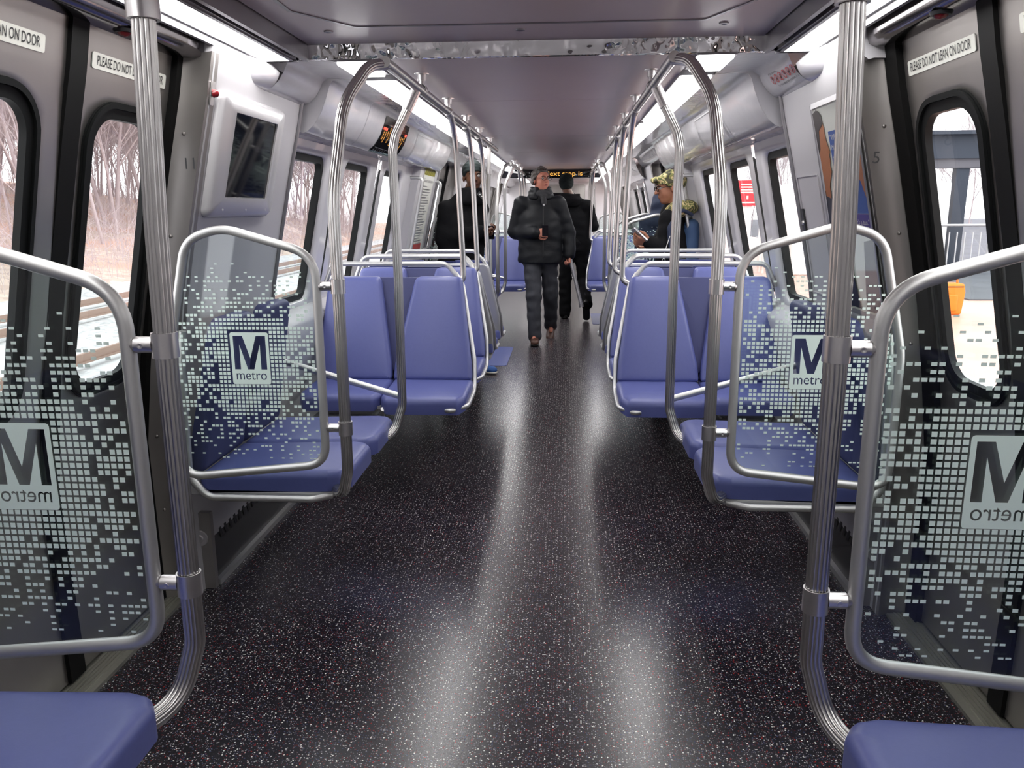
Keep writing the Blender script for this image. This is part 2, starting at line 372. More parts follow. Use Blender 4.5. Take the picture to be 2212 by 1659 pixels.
# ------------------------------------------------------------------ the car body section
PZ = [-.2, 0, .6, .85, 1.08, 1.25, 1.56, 1.73, 1.9, 2.2]; PX = [1.33, 1.33, 1.335, 1.30, 1.262, 1.225, 1.153, 1.11, 1.075, 1.0]
def wx(z, a=0): return float(np.interp(z, PZ, PX))-a
ZC = 1.91           # main ceiling
YEND = 16.3
def wallfn(s, a):    # (y, z, inward depth) -> xyz on the leaning side wall; s=-1 left, 1 right
    return lambda y, z, d: (s*(wx(z, a)-d), y, z)
def strip_wall(mb, s, a, y0, y1, z0, z1):
    zs = sorted({z0, z1}|{z for z in PZ if z0 < z < z1}); vs = []
    for z in zs:
        for y in (y0, y1): vs.append((s*wx(z, a), y, z))
    mb.add(vs, [(2*i, 2*i+1, 2*i+3, 2*i+2) for i in range(len(zs)-1)])
def hole_cell(mb, s, a, y0, y1, z0, z1, hole, reveal=.05, N=12):
    """wall cell with a rounded window hole; hole=(y0,y1,z0,z1,r)"""
    inner = rrect(*hole[:4], hole[4], 8); n = len(inner)
    cy = (hole[0]+hole[1])/2; cz = (hole[2]+hole[3])/2
    outer = []
    for (u, v) in inner:
        du, dv = u-cy, v-cz
        t = min(((y1-cy) if du > 0 else (cy-y0))/max(abs(du), 1e-9), ((z1-cz) if dv > 0 else (cz-z0))/max(abs(dv), 1e-9))
        outer.append((cy+du*t, cz+dv*t))
    fn = wallfn(s, a); rings = []
    for t in (0, .33, .66, 1): rings.append([fn(inner[k][0]+(outer[k][0]-inner[k][0])*(1-t), inner[k][1]+(outer[k][1]-inner[k][1])*(1-t), 0) for k in range(n)])
    ins = inset(inner, .012)
    rings.append([fn(p[0], p[1], -.012) for p in ins]); rings.append([fn(p[0], p[1], -reveal) for p in ins])
    vs = [p for r in rings for p in r]; fs = [(i*n+k, i*n+(k+1) % n, (i+1)*n+(k+1) % n, (i+1)*n+k) for i in range(len(rings)-1) for k in range(n)]
    mb.add(vs, fs, False)
    # corner fill triangles
    for (yy, zz) in ((y0, z0), (y1, z0), (y1, z1), (y0, z1)):
        ks = sorted(range(n), key=lambda k: (outer[k][0]-yy)**2+(outer[k][1]-zz)**2)
        ka = [k for k in ks if abs(outer[k][0]-yy) < 1e-6][:1]; kb = [k for k in ks if abs(outer[k][1]-zz) < 1e-6][:1]
        if ka and kb and ka != kb:
            mb.add([fn(yy, zz, 0), fn(*outer[ka[0]], 0), fn(*outer[kb[0]], 0)], [(0, 1, 2)])
WZ0, WZ1 = .925, 1.645
WINS = [(3.46, 4.06), (4.38, 4.96), (5.32, 5.91)]
wincount = [0]; doorcount = [0]
def side_window(s, y0, y1, label):
    wincount[0] += 1
    a = .06; fn = wallfn(s, a); r = root('window_%d' % wincount[0], (s*1.25, (y0+y1)/2, WZ0), label, 'window', kind='structure')
    o = rrect(y0, y1, WZ0, WZ1, .075, 8)
    g = MB(); ring_plate(g, o, inset(o, .038), fn, -.05, -.018); build('window_gasket', g, 'gasket', r)
    g = MB(); i = inset(o, .03); zs = i; n = len(i)
    vs = []; 
    for t in (1, .66, .33): vs += [fn(*( (p[0]), (WZ0+WZ1)/2+(p[1]-(WZ0+WZ1)/2)*t), -.04) for p in i]
    fs = [(k, (k+1) % n, n+(k+1) % n, n+k) for k in range(n)]+[(n+k, n+(k+1) % n, 2*n+(k+1) % n, 2*n+k) for k in range(n)]+[tuple(range(2*n, 3*n))]
    g.add(vs, fs); build('pane', g, 'glass', r)
    return r
def door_leaf(s, y0, y1, gy0, gy1, label, sign=None, seal=None):
    doorcount[0] += 1
    r = root('door_%d' % doorcount[0], (s*1.33, (y0+y1)/2, .02), label, 'door', kind='structure')
    mb = MB(); z0h, z1h = .885, 1.63; hole = (gy0-.045, gy1+.045, z0h-.045, z1h+.045, .125)
    hole_cell(mb, s, 0, y0, y1, .80, 1.72, hole, .012)
    strip_wall(mb, s, 0, y0, y1, .02, .80); strip_wall(mb, s, 0, y0, y1, 1.72, 1.93)
    fn = wallfn(s, 0)
    for y in (y0, y1):
        zs = [.02]+[z for z in PZ if .02 < z < 1.93]+[1.93]
        vs = [fn(y, z, d) for z in zs for d in (0, -.03)]
        mb.add(vs, [(2*i, 2*i+1, 2*i+3, 2*i+2) for i in range(len(zs)-1)])
    build('door_panel', mb, 'door', r)
    g = MB(); o = rrect(*hole[:4], .125, 8); ring_plate(g, o, inset(o, .045), fn, -.014, .006); 
    ring_plate(g, inset(o, .004), inset(o, .018), fn, .006, .014); build('window_gasket', g, 'gasket', r)
    g = MB(); i = inset(o, .04); n = len(i); zc = (z0h+z1h)/2; vs = []
    for t in (1, .66, .33): vs += [fn(p[0], zc+(p[1]-zc)*t, -.008) for p in i]
    fs = [(k, (k+1) % n, n+(k+1) % n, n+k) for k in range(n)]+[(n+k, n+(k+1) % n, 2*n+(k+1) % n, 2*n+k) for k in range(n)]+[tuple(range(2*n, 3*n))]
    g.add(vs, fs); build('pane', g, 'glass', r)
    if seal:
        g = MB(); zs = [0.02]+[z for z in PZ if .02 < z < 1.93]+[1.93]
        vs = [fn(y, z, d) for z in zs for y in seal for d in (-.02, .012)]
        fs = []
        for i_ in range(len(zs)-1):
            b = 4*i_; fs += [(b+1, b+3, b+7, b+5), (b, b+1, b+5, b+4), (b+3, b+2, b+6, b+7)]
        g.add(vs, fs); build('door_seal', g, 'rubber', r)
    if sign:
        g = MB(); z0, z1 = 1.745, 1.785; o = rrect(sign[0], sign[1], z0, z1, .006, 3); plate(g, o, fn, .001, .003)
        sg = build('warning_sticker', g, 'label', r)
        g = MB(); f2 = (lambda u, v, w: fn(u, v, w)) if s < 0 else (lambda u, v, w: fn(sign[0]+sign[1]-u, v, w))
        text(g, 'PLEASE DO NOT LEAN ON DOOR', .034, f2, sign[0]+.02, z0+.010, .0045, fit=sign[1]-sign[0]-.04); 
        g2 = build('lettering', g, 'ink', sg)
    return r

def rimcap(mb, pts):  mb.add(pts, [tuple(range(len(pts)))])
# ---- floor
mb = MB(); mb.box(-1.34, 1.34, -1.2, YEND, -.06, 0); struct('floor', mb, 'floor')
side = {-1: 'left', 1: 'right'}
BAYS = [(1.49, 2.53), (1.49+5.75, 2.53+5.75), (1.49+11.5, 2.53+11.5)]
for s in (-1, 1):
    nm = side[s]
    # windowed wall: cells between bays
    mb = MB()
    for k, off in enumerate((0, 5.75, 11.5)):
        ya, yb = 2.60+off, 7.18+off
        yb = min(yb, YEND)
        a = .06; zt = 1.69
        for (w0, w1) in WINS:
            w0 += off; w1 += off
            if w0 > YEND-1: continue
            c0 = w0-.17; c1 = w1+.17
            hole_cell(mb, s, a, c0 if w0 != WINS[0][0]+off else w0-.06, c1 if w1 != WINS[2][1]+off else w1+.1, .86, zt, (w0-.005, w1+.005, WZ0-.005, WZ1+.005, .08))
        # gaps between cells
        ed = [(ya, WINS[0][0]-.06+off), (WINS[0][1]+.17+off, WINS[1][0]-.17+off), (WINS[1][1]+.17+off, WINS[2][0]-.17+off), (WINS[2][1]+.1+off, yb)]
        for e0, e1 in ed:
            if e1 > e0 and e0 < YEND-1: strip_wall(mb, s, a, e0, e1, .86, zt)
        strip_wall(mb, s, a, ya, yb, -.01, .86)
        strip_wall(mb, s, a, ya, yb, zt, 1.92)
    strip_wall(mb, s, .06, -1.2, 1.42, -.01, 1.92)
    struct('wall_'+nm, mb, 'white')
    # outer shell above/below the doors so that no daylight leaks in
    mb = MB(); mb.box(s*1.345 if s > 0 else -1.40, s*1.40 if s > 0 else -1.345, -1.2, YEND, -.3, .86); 
    struct('trim_1' if s < 0 else 'trim_2', mb, 'panel')
    # window sill ledge and lower wall bulge
    mb = MB()
    for off in (0, 5.75):
        prof = [(1.245, .905), (1.215, .90), (1.15, .855), (1.145, .84), (1.185, .70), (1.22, .56), (1.24, .50)]
        vs = [(s*x, y, z) for (x, z) in prof for y in (3.5+off, 6.9+off)]
        mb.add(vs, [(2*i, 2*i+1, 2*i+3, 2*i+2) for i in range(len(prof)-1)], False)
        for y in (3.5+off, 6.9+off): rimcap(mb, [(s*x, y, z) for x, z in prof])
    struct('trim_3' if s < 0 else 'trim_4', mb, 'panel')
# ---- side windows
ordn = ['nearest', 'second', 'third']
for s in (-1, 1):
    for off, far in ((0, ''), (5.75, 'far ')):
        for i, (w0, w1) in enumerate(WINS):
            side_window(s, w0+off, w1+off, '%s tall black-rimmed window of the %s wall, %s' % (ordn[i], side[s], 'behind the first seat rows' if not far else 'beyond the second doorway'))
# ---- cabinets (protruding wall panels beside doorways)
def cabinet(s, y0, y1, name, label, cat='wall panel'):
    r = root(name, (s*1.2, (y0+y1)/2, 0), label, cat, kind='structure')
    mb = MB(); zs = [.0, .6, .85, 1.08, 1.25, 1.56, 1.73, 1.88]; a = .12
    vs = [(s*wx(z, a), y, z) for z in zs for y in (y0, y1)]
    mb.add(vs, [(2*i, 2*i+1, 2*i+3, 2*i+2) for i in range(len(zs)-1)])
    for y in (y0, y1):
        vs = [(s*wx(z, q), y, z) for z in zs for q in (a, .05 if y == y1 or y0 > 4 else .09)]
        mb.add(vs, [(2*i, 2*i+1, 2*i+3, 2*i+2) for i in range(len(zs)-1)])
    build('wall_panel', mb, 'panel', r)
    # edge strip
    mb = MB(); ye = y1 if y1-y0 > .5 else y1
    tube(mb, [(s*wx(z, a+.004), y1-.012, z) for z in zs[2:]], .009, 8); build('edge_strip', mb, 'trimgrey', r)
    return r
cabL = cabinet(-1, 2.53, 3.37, 'wall_cabinet', 'pale wall panel left of the first windows carrying the dark display')
cabR = cabinet(1, 2.575, 3.37, 'wall_cabinet', 'pale wall panel right of the aisle carrying the framed poster')
for s in (-1, 1):
    cabinet(s, 6.25, 7.10, 'wall_cabinet', 'pale wall panel just before the second doorway on the %s' % side[s])
    cabinet(s, 8.40, 9.20, 'wall_cabinet', 'pale wall panel just past the second doorway on the %s' % side[s])
# ---- steel door posts with rubber edges
for s in (-1, 1):
    for k, (b0, b1) in enumerate(BAYS):
        for e, (p0, p1, q0, q1) in enumerate(((b1+.03, b1+.12, b1-.03, b1+.03), (b0-.12, b0-.03, b0-.03, b0+.03))):
            r = root('door_post', (s*1.28, (p0+p1)/2, 0), 'brushed steel door post on the %s at the %s side of the %s doorway' % (side[s], 'far' if e == 0 else 'near', ('first', 'second', 'third')[k]), 'door post', kind='structure')
            zs = [0, .6, .85, 1.08, 1.25, 1.56, 1.73, 1.86]; mb = MB()
            ds = -.045 if s < 0 else .0
            q_ = lambda d: (b1+d+ds) if e == 0 else (b0-d)
            pr = [(q_(.030), -.02), (q_(.040), .03), (q_(.055), .07), (q_(.028), .118), (q_(.075), .1215), (q_(.08), .10)]
            vs = [(s*wx(z, a), y, z) for z in zs for (y, a) in pr]; n = len(pr)
            mb.add(vs, [(i*n+j, i*n+j+1, (i+1)*n+j+1, (i+1)*n+j) for i in range(len(zs)-1) for j in range(n-1)])
            for z in (.35, .62, .95, 1.3, 1.62):
                y, a = pr[2]; 
                lathe(mb, (s*wx(z, .05), q_(.047), z), (0, -1 if e == 0 else 1, 0), [(0, .006), (.003, .005), (.004, 0)], 10)
            build('post', mb, 'post', r)
            mb = MB(); vs = [(s*wx(z, a), y, z) for z in zs for (y, a) in ((q0, -.02), (q0, .02), (q1, .03), (q1, -.02))]
            mb.add(vs, [(i*4+j, i*4+j+1, (i+1)*4+j+1, (i+1)*4+j) for i in range(len(zs)-1) for j in range(3)]); build('door_seal', mb, 'rubber', r)
            if k == 0 and e == 0:
                g = MB(); text(g, '11' if s < 0 else '5', .05, lambda u, v, w_: (s*wx(1.53, .098)+u, b1+.020+ds-w_, v), 0, 1.51, .002, align='c'); build('number', g, 'ink', r)
# ---- doors
ORD = ['first', 'second', 'third']
for k, off in enumerate((0, 5.75, 11.5)):
    for s in (-1, 1):
        door_leaf(s, 1.49+off, 1.99+off, 1.58+off, 1.86+off, 'near steel leaf of the %s %s doorway with a rounded window' % (ORD[k], side[s]), (1.53+off, 1.90+off) if k == 0 else None, (1.985+off, 2.02+off))
        door_leaf(s, 2.05+off, 2.53+off, 2.13+off, 2.42+off, 'far steel leaf of the %s %s doorway with a rounded window' % (ORD[k], side[s]), (2.09+off, 2.47+off) if k == 0 else None, (2.02+off, 2.055+off))
    # thresholds
    for s in (-1, 1):
        mb = MB(); y0, y1 = 1.46+off, 2.56+off; x0, x1 = (1.24, 1.345)
        mb.box(min(s*x0, s*x1), max(s*x0, s*x1), y0, y1, 0, .012)
        for i in range(5):
            x = 1.262+i*.013; mb.box(min(s*x, s*(x+.006)), max(s*x, s*(x+.006)), y0, y1, .012, .016)
        struct('trim_%d' % (5+2*k+(s > 0)), mb, 'thresh')

# ------------------------------------------------------------------ ceiling, coves, lights
mb = MB()
# higher part over the first doorway
mb.box(-.80, .80, -1.2, 2.95, 1.965, 1.99)
mb.box(-.60, .60, 2.95, YEND, 1.93, 1.99)
struct('ceiling', mb, 'trimgrey')
mb = MB()
for y0, y1 in ((-1.2, .9), (.904, 2.945)): mb.box(-.795, .795, y0, y1, 1.955, 1.965)
ys = [2.962, 4.14, 6.03, 7.83, 9.6, 11.4, 13.2, 15, YEND]
for a, b in zip(ys, ys[1:]): mb.box(-.575, .575, a+.003, b-.003, ZC, 1.93)
build('ceiling_panel', mb, 'ceil', None, {'kind': 'structure', 'label': 'grey ceiling panels along the middle of the car', 'category': 'ceiling panel'})
# access hatch outline + fasteners in the near ceiling
r = root('ceiling_hatch', (0, 1.9, 1.95), 'large flush access hatch with bevelled corners in the near ceiling', 'hatch', kind='structure')
mb = MB(); hp = roundpoly([(-.62, .2), (.66, .2), (.66, 2.45), (.56, 2.68), (-.56, 2.68), (-.70, 2.45)], .03, 3)
ring_plate(mb, hp, inset(hp, .012), lambda u, v, w_: (u, v, 1.955-w_), 0, .003); build('hatch_seam', mb, 'trimgrey', r)
for x, y in ((-.66, 2.73), (-.03, 2.76), (.62, 2.73)):
    mb = MB(); lathe(mb, (x, y, 1.955), (0, 0, -1), [(0, .016), (.004, .015), (.005, .010), (.003, .008), (.003, 0)], 18); build('fastener', mb, 'trimgrey', r)
# polished step
mb = MB(); n = 24
for i in range(n):
    x0 = -.84+1.68*i/n; x1 = -.84+1.68*(i+1)/n
    vs = [(x0, 2.935, 1.965), (x1, 2.935, 1.965), (x1, 2.948, ZC-.003), (x0, 2.948, ZC-.003), (x1, 2.970, ZC-.004), (x0, 2.970, ZC-.004)]
    mb.add(vs, [(0, 1, 2, 3), (3, 2, 4, 5)], False)
build('trim_20', mb, 'mirror', None, {'kind': 'structure'})
# coves
COVE_FAR = [(.715, 1.905), (.80, 1.908), (.845, 1.905), (.86, 1.885), (.875, 1.84), (.90, 1.78), (.935, 1.73), (.965, 1.705), (.985, 1.698), (1.0, 1.705), (1.03, 1.70), (1.10, 1.685)]
COVE_MID = [(.715, 1.905), (.86, 1.912), (.885, 1.898), (.90, 1.868), (.92, 1.84), (.945, 1.818), (.975, 1.806), (.99, 1.812), (1.0, 1.812), (1.09, 1.81)]
COVE_END = [(.975, 1.93), (.98, 1.898), (.985, 1.868), (.99, 1.84), (1.0, 1.818), (1.015, 1.808), (1.03, 1.812), (1.05, 1.812), (1.09, 1.81)]
COVE_NEAR = [(.99, 1.93), (1.0, 1.905), (1.005, 1.87), (1.012, 1.85), (1.03, 1.843), (1.11, 1.845)]
for s in (-1, 1):
    mb = MB()
    def run(prof, y0, y1, nseg=1):
        vs = [(s*x, y, z) for y in np.linspace(y0, y1, nseg+1) for x, z in prof]; n = len(prof)
        mb.add(vs, [(i*n+j, i*n+j+1, (i+1)*n+j+1, (i+1)*n+j) for i in range(nseg) for j in range(n-1)], True)
    def capend(prof, y): rimcap(mb, [(s*x, y, z) for x, z in prof]+[(s*1.12, y, 1.99), (s*.72, y, 1.99)])
    run(COVE_MID, 2.96, 3.39); 
    MIDC = [(.975, 1.93), (.915, 1.868), (.922, 1.850), (.932, 1.834), (.947, 1.819), (.96, 1.811), (.975, 1.806), (1.0, 1.812), (1.09, 1.81)]
    lf = [[(a[0]+(b[0]-a[0])*t, y, a[1]+(b[1]-a[1])*t) for a, b in zip(MIDC, COVE_END)] for y, t in ((2.965, 0), (2.90, .25), (2.82, .62), (2.74, .9), (2.66, 1), (2.55, 1))]
    vs = [(s*x, y, z) for rw in lf for x, y, z in rw]; n = 9
    mb.add(vs, [(i*n+j, i*n+j+1, (i+1)*n+j+1, (i+1)*n+j) for i in range(5) for j in range(n-1)], True); capend(COVE_END, 2.552)
    e = [3.395, 4.1, 5.35, 6.2, 6.95]
    for a, b in zip(e, e[1:]): run(COVE_FAR, a+.002, b-.002)
    capend(COVE_FAR, 3.395)
    run(COVE_MID, 6.95, 8.9)
    e = [8.9, 10.2, 11.5, 12.7]
    for a, b in zip(e, e[1:]): run(COVE_FAR, a+.002, b-.002)
    run(COVE_MID, 12.7, YEND)
    build('ceiling_cove', mb, 'cove', None, {'kind': 'structure', 'label': 'glossy white cove along the %s edge of the ceiling' % side[s], 'category': 'ceiling cove'})
    hb = MB(); cv = mb; mb = hb; run(COVE_NEAR, -1.2, 2.55)
    build('door_header', hb, 'header', None, {'kind': 'structure', 'label': 'dark polished header above the %s door leaves' % side[s], 'category': 'door header'})
    # roof side closing panels
    mb = MB(); mb.box(min(s*.60, s*1.3), max(s*.60, s*1.3), -1.2, YEND, 1.99, 2.02)
    mb.box(min(s*1.10, s*1.2), max(s*1.10, s*1.2), -1.2, YEND, 1.90, 2.0)
    struct('trim_%d' % (22 if s < 0 else 23), mb, 'trimgrey')
    # near handrail slot beside the light
    mb = MB(); mb.box(min(s*.80, s*.815), max(s*.80, s*.815), -1.2, 2.95, 1.90, 1.965); mb.box(min(s*.84, s*.86), max(s*.84, s*.86), -1.2, 2.95, 1.905, 1.99)
    mb.box(min(s*.965, s*.978), max(s*.965, s*.978), -1.2, 2.95, 1.880, 1.94); mb.box(min(s*.84, s*1.0), max(s*.84, s*1.0), 2.93, 2.955, 1.90, 1.94)  # outer lip made deeper to keep direct lamp light off the cove
    struct('trim_%d' % (24 if s < 0 else 25), mb, 'trimgrey')
    mb = MB(); mb.box(min(s*.815, s*.84), max(s*.815, s*.84), -1.2, 2.95, 1.935, 1.945); struct('trim_%d' % (26 if s < 0 else 27), mb, 'dark')
    # lights
    segs = [(.95, 2.928, .862, .955)]; y = 2.97; segs2 = [(2.97, 3.24)]
    y = 3.40
    while y < YEND-.3: segs2.append((y, min(y+1.66, YEND-.1))); y += 1.80
    for i, (y0, y1, x0, x1) in enumerate([(-1.1, .90, .862, .955)]+segs+[(a, b, .588, .705) for a, b in segs2]):
        place = ['behind the doorway pole', 'above the first doorway'][i] if i < 2 else 'number %s along the aisle' % ['one', 'two', 'three', 'four', 'five', 'six', 'seven', 'eight', 'nine', 'ten'][i-2]
        r = root('ceiling_light', (s*(x0+x1)/2, (y0+y1)/2, 1.905), 'bright white strip light on the %s, %s' % (side[s], place), 'ceiling light', 'strip lights along both ceiling edges')
        g = MB(); pad(g, rrect(x0, x1, y0, y1, .006, 3), .024-.014*(x0 > .8), .004, lambda u, v, w_: (s*u, v, 1.914-w_)); 
        if s > 0: g.f = [f[::-1] for f in g.f]
        build('diffuser', g, 'lamp', r)
        g = MB(); ring_plate(g, rrect(x0-.013, x1+.010, y0-.014, y1+.014, .008, 3), rrect(x0, x1, y0, y1, .006, 3), lambda u, v, w_: (s*u, v, w_), 1.900, 1.925); build('light_frame', g, 'trimgrey', r)
# gap plates between far light strips
for s in (-1, 1):
    mb = MB(); mb.box(min(s*.575, s*.72), max(s*.575, s*.72), 2.955, YEND, 1.922, 1.93); struct('trim_%d' % (28 if s < 0 else 29), mb, 'panel')
# ------------------------------------------------------------------ heaters at floor level
for s in (-1, 1):
    for k, off in enumerate((0, 5.75)):
        y0, y1 = 2.66+off, 7.05+off
        r = root('floor_heater', (s*1.22, (y0+y1)/2, 0), 'dark grilled heater casing along the %s floor edge, %s doorway' % (side[s], ('past the first', 'past the second')[k]), 'heater')
        g = MB(); pr = [(1.275, .26), (1.23, .26), (1.185, .03), (1.185, 0), (1.275, 0)]
        vs = [(s*x, y, z) for y in (y0, y1) for x, z in pr]; n = 5
        g.add(vs, [(j, (j+1) % n, n+(j+1) % n, n+j) for j in range(n)]+[(0, 1, 2, 3, 4), (9, 8, 7, 6, 5)]); build('casing', g, 'heat', r)
        g = MB()
        for i in range(22):
            y = y0+.12+i*.045; 
            if y < y0+1.1: g.add([(s*(1.228), y, .245), (s*1.228, y+.02, .245), (s*1.207, y+.02, .14), (s*1.207, y, .14)], [(0, 1, 2, 3)])
        g.v = [(v[0]-s*.003, v[1], v[2]) for v in g.v]; build('grille', g, 'dark', r)
        g = MB(); g.box(min(s*1.165, s*1.188), max(s*1.165, s*1.188), y0, y1, 0, .022); build('kick_strip', g, 'tube', r)
        g = MB(); g.box(min(s*1.17, s*1.28), max(s*1.17, s*1.28), y0-.03, y0-.005, 0, .30); build('end_bracket', g, 'post', r)
        g = MB(); lathe(g, (s*1.215, y0-.03, .20), (0, -1, 0), [(0, .032), (.004, .030), (.004, .016), (.010, .014), (.010, 0)], 20); build('bolt', g, 'clampm', r)
# ------------------------------------------------------------------ end wall, door, sign header
mb = MB()
for x0, x1 in ((-1.34, -.36), (.50, 1.34)): mb.box(x0, x1, YEND, YEND+.08, 0, 2.0)
mb.box(-.36, .50, YEND, YEND+.08, 1.86, 2.0); struct('wall_end', mb, 'white')
r = root('door_90', (.07, YEND, 0), 'grey steel door at the far end of the car with a window', 'door', kind='structure')
g = MB(); ring_plate(g, rrect(-.36, .50, 0, 1.86, .01, 2), rrect(-.20, .30, .9, 1.70, .05, 2), lambda u, v, w_: (u, YEND+.03+w_, v), 0, .04); build('door_panel', g, 'door', r)
g = MB(); g.box(-.2, .3, YEND+.05, YEND+.055, .9, 1.7); build('pane', g, 'screen', r)
g = MB(); g.box(.40, .43, YEND-.01, YEND+.03, .9, 1.1); build('door_handle', g, 'dark', r)
for s in (-1, 1):   # wall behind camera not needed in view but closes the car
    pass
mb = MB(); mb.box(-1.34, 1.34, -1.28, -1.2, 0, 2.0); struct('wall_back', mb, 'white')
r = root('destination_sign', (-.05, 11.1, 1.80), 'black electronic sign across the ceiling with amber letters', 'sign')
g = MB(); pad(g, rrect(-.76, .58, 1.795, 1.905, .01, 2), .10, .008, lambda u, v, w_: (u, 11.2-w_, v)); build('housing', g, 'screen', r)
g = MB(); text(g, 'Next stop is', .085, lambda u, v, w_: (u, 11.097-w_, v), -.18, 1.823, 0, fit=.52); build('lettering', g, 'amber', r)
for s in (-1, 1):
    g = MB(); x = s*.95; g.box(x-.25, x+.25, 11.1, 11.14, 1.80, 1.90); 

# ------------------------------------------------------------------ near cove stickers, wall fittings
def covefn(s, prof):    # (y, arc fraction along cove profile, out)
    xs = [p[0] for p in prof]; zs = [p[1] for p in prof]; d = [0]
    for i in range(1, len(prof)): d.append(d[-1]+math.hypot(xs[i]-xs[i-1], zs[i]-zs[i-1]))
    def fn(y, t, w_):
        x = float(np.interp(t, d, xs)); z = float(np.interp(t, d, zs)); 
        x2 = float(np.interp(t+.01, d, xs)); z2 = float(np.interp(t+.01, d, zs)); tx, tz = x2-x, z2-z; L_ = math.hypot(tx, tz) or 1
        nx, nz = tz/L_, -tx/L_      # inward/down normal
        return (s*(x+nx*w_), y, z+nz*w_)
    return fn, d
# passenger information screen on left cove
fn, dd = covefn(-1, COVE_FAR); t0, t1 = dd[3], dd[7]
def curved_plate(mb, fn, y0, y1, t0, t1, w_, n=8):
    vs = [fn(y, t0+(t1-t0)*i/n, w_) for i in range(n+1) for y in (y0, y1)]
    mb.add(vs, [(2*i, 2*i+1, 2*i+3, 2*i+2) for i in range(n)], True)
r = root('information_screen', (-.92, 4.7, 1.7), 'black display with orange dotted lines on the left cove', 'display screen')
g = MB(); curved_plate(g, fn, 4.46, 5.10, t0, t1+.01, .004); build('screen', g, 'screen', r)
g = MB(); rnd = random.Random(3)
for i in range(13):
    y = 4.50+i*.045; a = t0+.05+rnd.random()*.04; b = a+.03+rnd.random()*.07
    t = a
    while t < min(b, t1-.02): g.add([fn(y, t, .006), fn(y+.008, t, .006), fn(y+.008, t+.006, .006), fn(y, t+.006, .006)], [(0, 1, 2, 3)]); t += .009
build('dotted_route_line', g, 'amber', r)
g = MB(); curved_plate(g, fn, 4.46, 4.56, t0+.06, t0+.075, .006, 2); curved_plate(g, fn, 5.03, 5.08, t0+.05, t0+.066, .006, 2); build('red_marker', g, 'redled', r)
g = MB(); curved_plate(g, fn, 4.48, 4.80, t1-.035, t1-.031, .006, 1)
for i in range(6): curved_plate(g, fn, 4.49+i*.05, 4.495+i*.05, t1-.03, t1-.012, .006, 1); curved_plate(g, fn, 4.49+i*.05, 4.51+i*.05, t1-.014, t1-.010, .006, 1)
build('scale_marks', g, 'trimgrey', r)
for s in (-1, 1):     # empty advert frames
    fn, dd = covefn(s, COVE_FAR)
    for y0, y1, w_ in ([(5.42, 6.02, 'just past the black display')] if s < 0 else [(4.15, 4.85, 'above the first windows')]):
        g = MB(); t0, t1 = dd[3]+.01, dd[7]+.01
        for (a, b, c, d_) in ((y0, y1, t0, t0+.006), (y0, y1, t1-.006, t1), (y0, y0+.012, t0, t1), (y1-.012, y1, t0, t1)): curved_plate(g, fn, a, b, c, d_, .006, 8)
        build('advert_frame', g, 'trimgrey', None, T('empty narrow advert frame on the %s cove, %s' % (side[s], w_), 'advert frame'))
# prohibition icons on right cove
fn, dd = covefn(1, COVE_MID); r = root('rules_sticker', (.92, 3.1, 1.83), 'row of round red prohibition symbols on the right cove', 'sticker')
for i in range(6):
    g = MB(); yc = 3.24-i*.052; tc_ = dd[3]+.016; n = 20
    vs = []
    for q in (.021, .017):
        for k in range(n): vs.append(fn(yc+q*math.cos(6.2832*k/n), tc_+q*math.sin(6.2832*k/n)*.8, .003))
    g.add(vs, [(k, (k+1) % n, n+(k+1) % n, n+k) for k in range(n)]); c1 = [(-.013, -.010), (-.010, -.013), (.013, .010), (.010, .013)]
    g.add([fn(yc+u, tc_+v*.8, .003) for u, v in c1], [(0, 1, 2, 3)]); q = build('prohibition_ring', g, 'redink', r)
    g = MB(); sh = [[(-.004, -.012), (.004, -.012), (.005, .002), (-.005, .002)], [(-.008, -.004), (.008, -.004), (.006, .008), (-.006, .006)], [(-.003, -.011), (.003, -.011), (.006, .01), (-.002, .01)]][i % 3]
    g.add([fn(yc+u, tc_+v*.8, .0025) for u, v in sh], [(0, 1, 2, 3)]); build('pictogram', g, 'ink', q)
g = MB(); text(g, 'for the safety and comfort of all', .014, lambda u, v, w_: fn(6.21-u, dd[3]+.05-v, w_), 2.99, 0, .003, fit=.26); text(g, 'Please', .012, lambda u, v, w_: fn(6.21-u, dd[3]-.006-v, w_), 2.95, 0, .003, fit=.1); build('lettering', g, 'ink', r)
# left display monitor
r = root('wall_monitor', (-1.06, 2.97, 1.36), 'white framed portrait display with black screen on the left wall panel', 'monitor')
f0 = lambda u, v, w_: (-(wx(v, .12)-w_), u, v)
def mono(u, v, w_):   # flat, tilted like the wall
    x = np.interp(v, [1.36, 1.76], [wx(1.36, .12), wx(1.76, .12)]); return (-(x-w_), u, v)
g = MB(); o = rrect(2.575, 3.14, 1.36, 1.755, .03, 5); i_ = rrect(2.685, 3.065, 1.425, 1.70, .004, 5)
n = len(o); rings = [[(p, 0) for p in o], [(p, .016) for p in o], [(p, .028) for p in inset(o, .012)], [(p, .028) for p in i_], [(p, .021) for p in i_]]
vs = [mono(p[0], p[1], d) for rg in rings for p, d in rg]
g.add(vs, [(a*n+k, a*n+(k+1) % n, (a+1)*n+(k+1) % n, (a+1)*n+k) for a in range(4) for k in range(n)]); build('bezel', g, 'white', r)
g = MB(); plate(g, i_, mono, .018, .0215); build('screen', g, 'screen', r)
for y in (2.68, 2.88, 3.07):
    g = MB(); lathe(g, mono(y, 1.385, .028), (1, 0, 0), [(0, .006), (.001, .004), (-.001, 0)], 10); build('screw', g, 'tube', r)
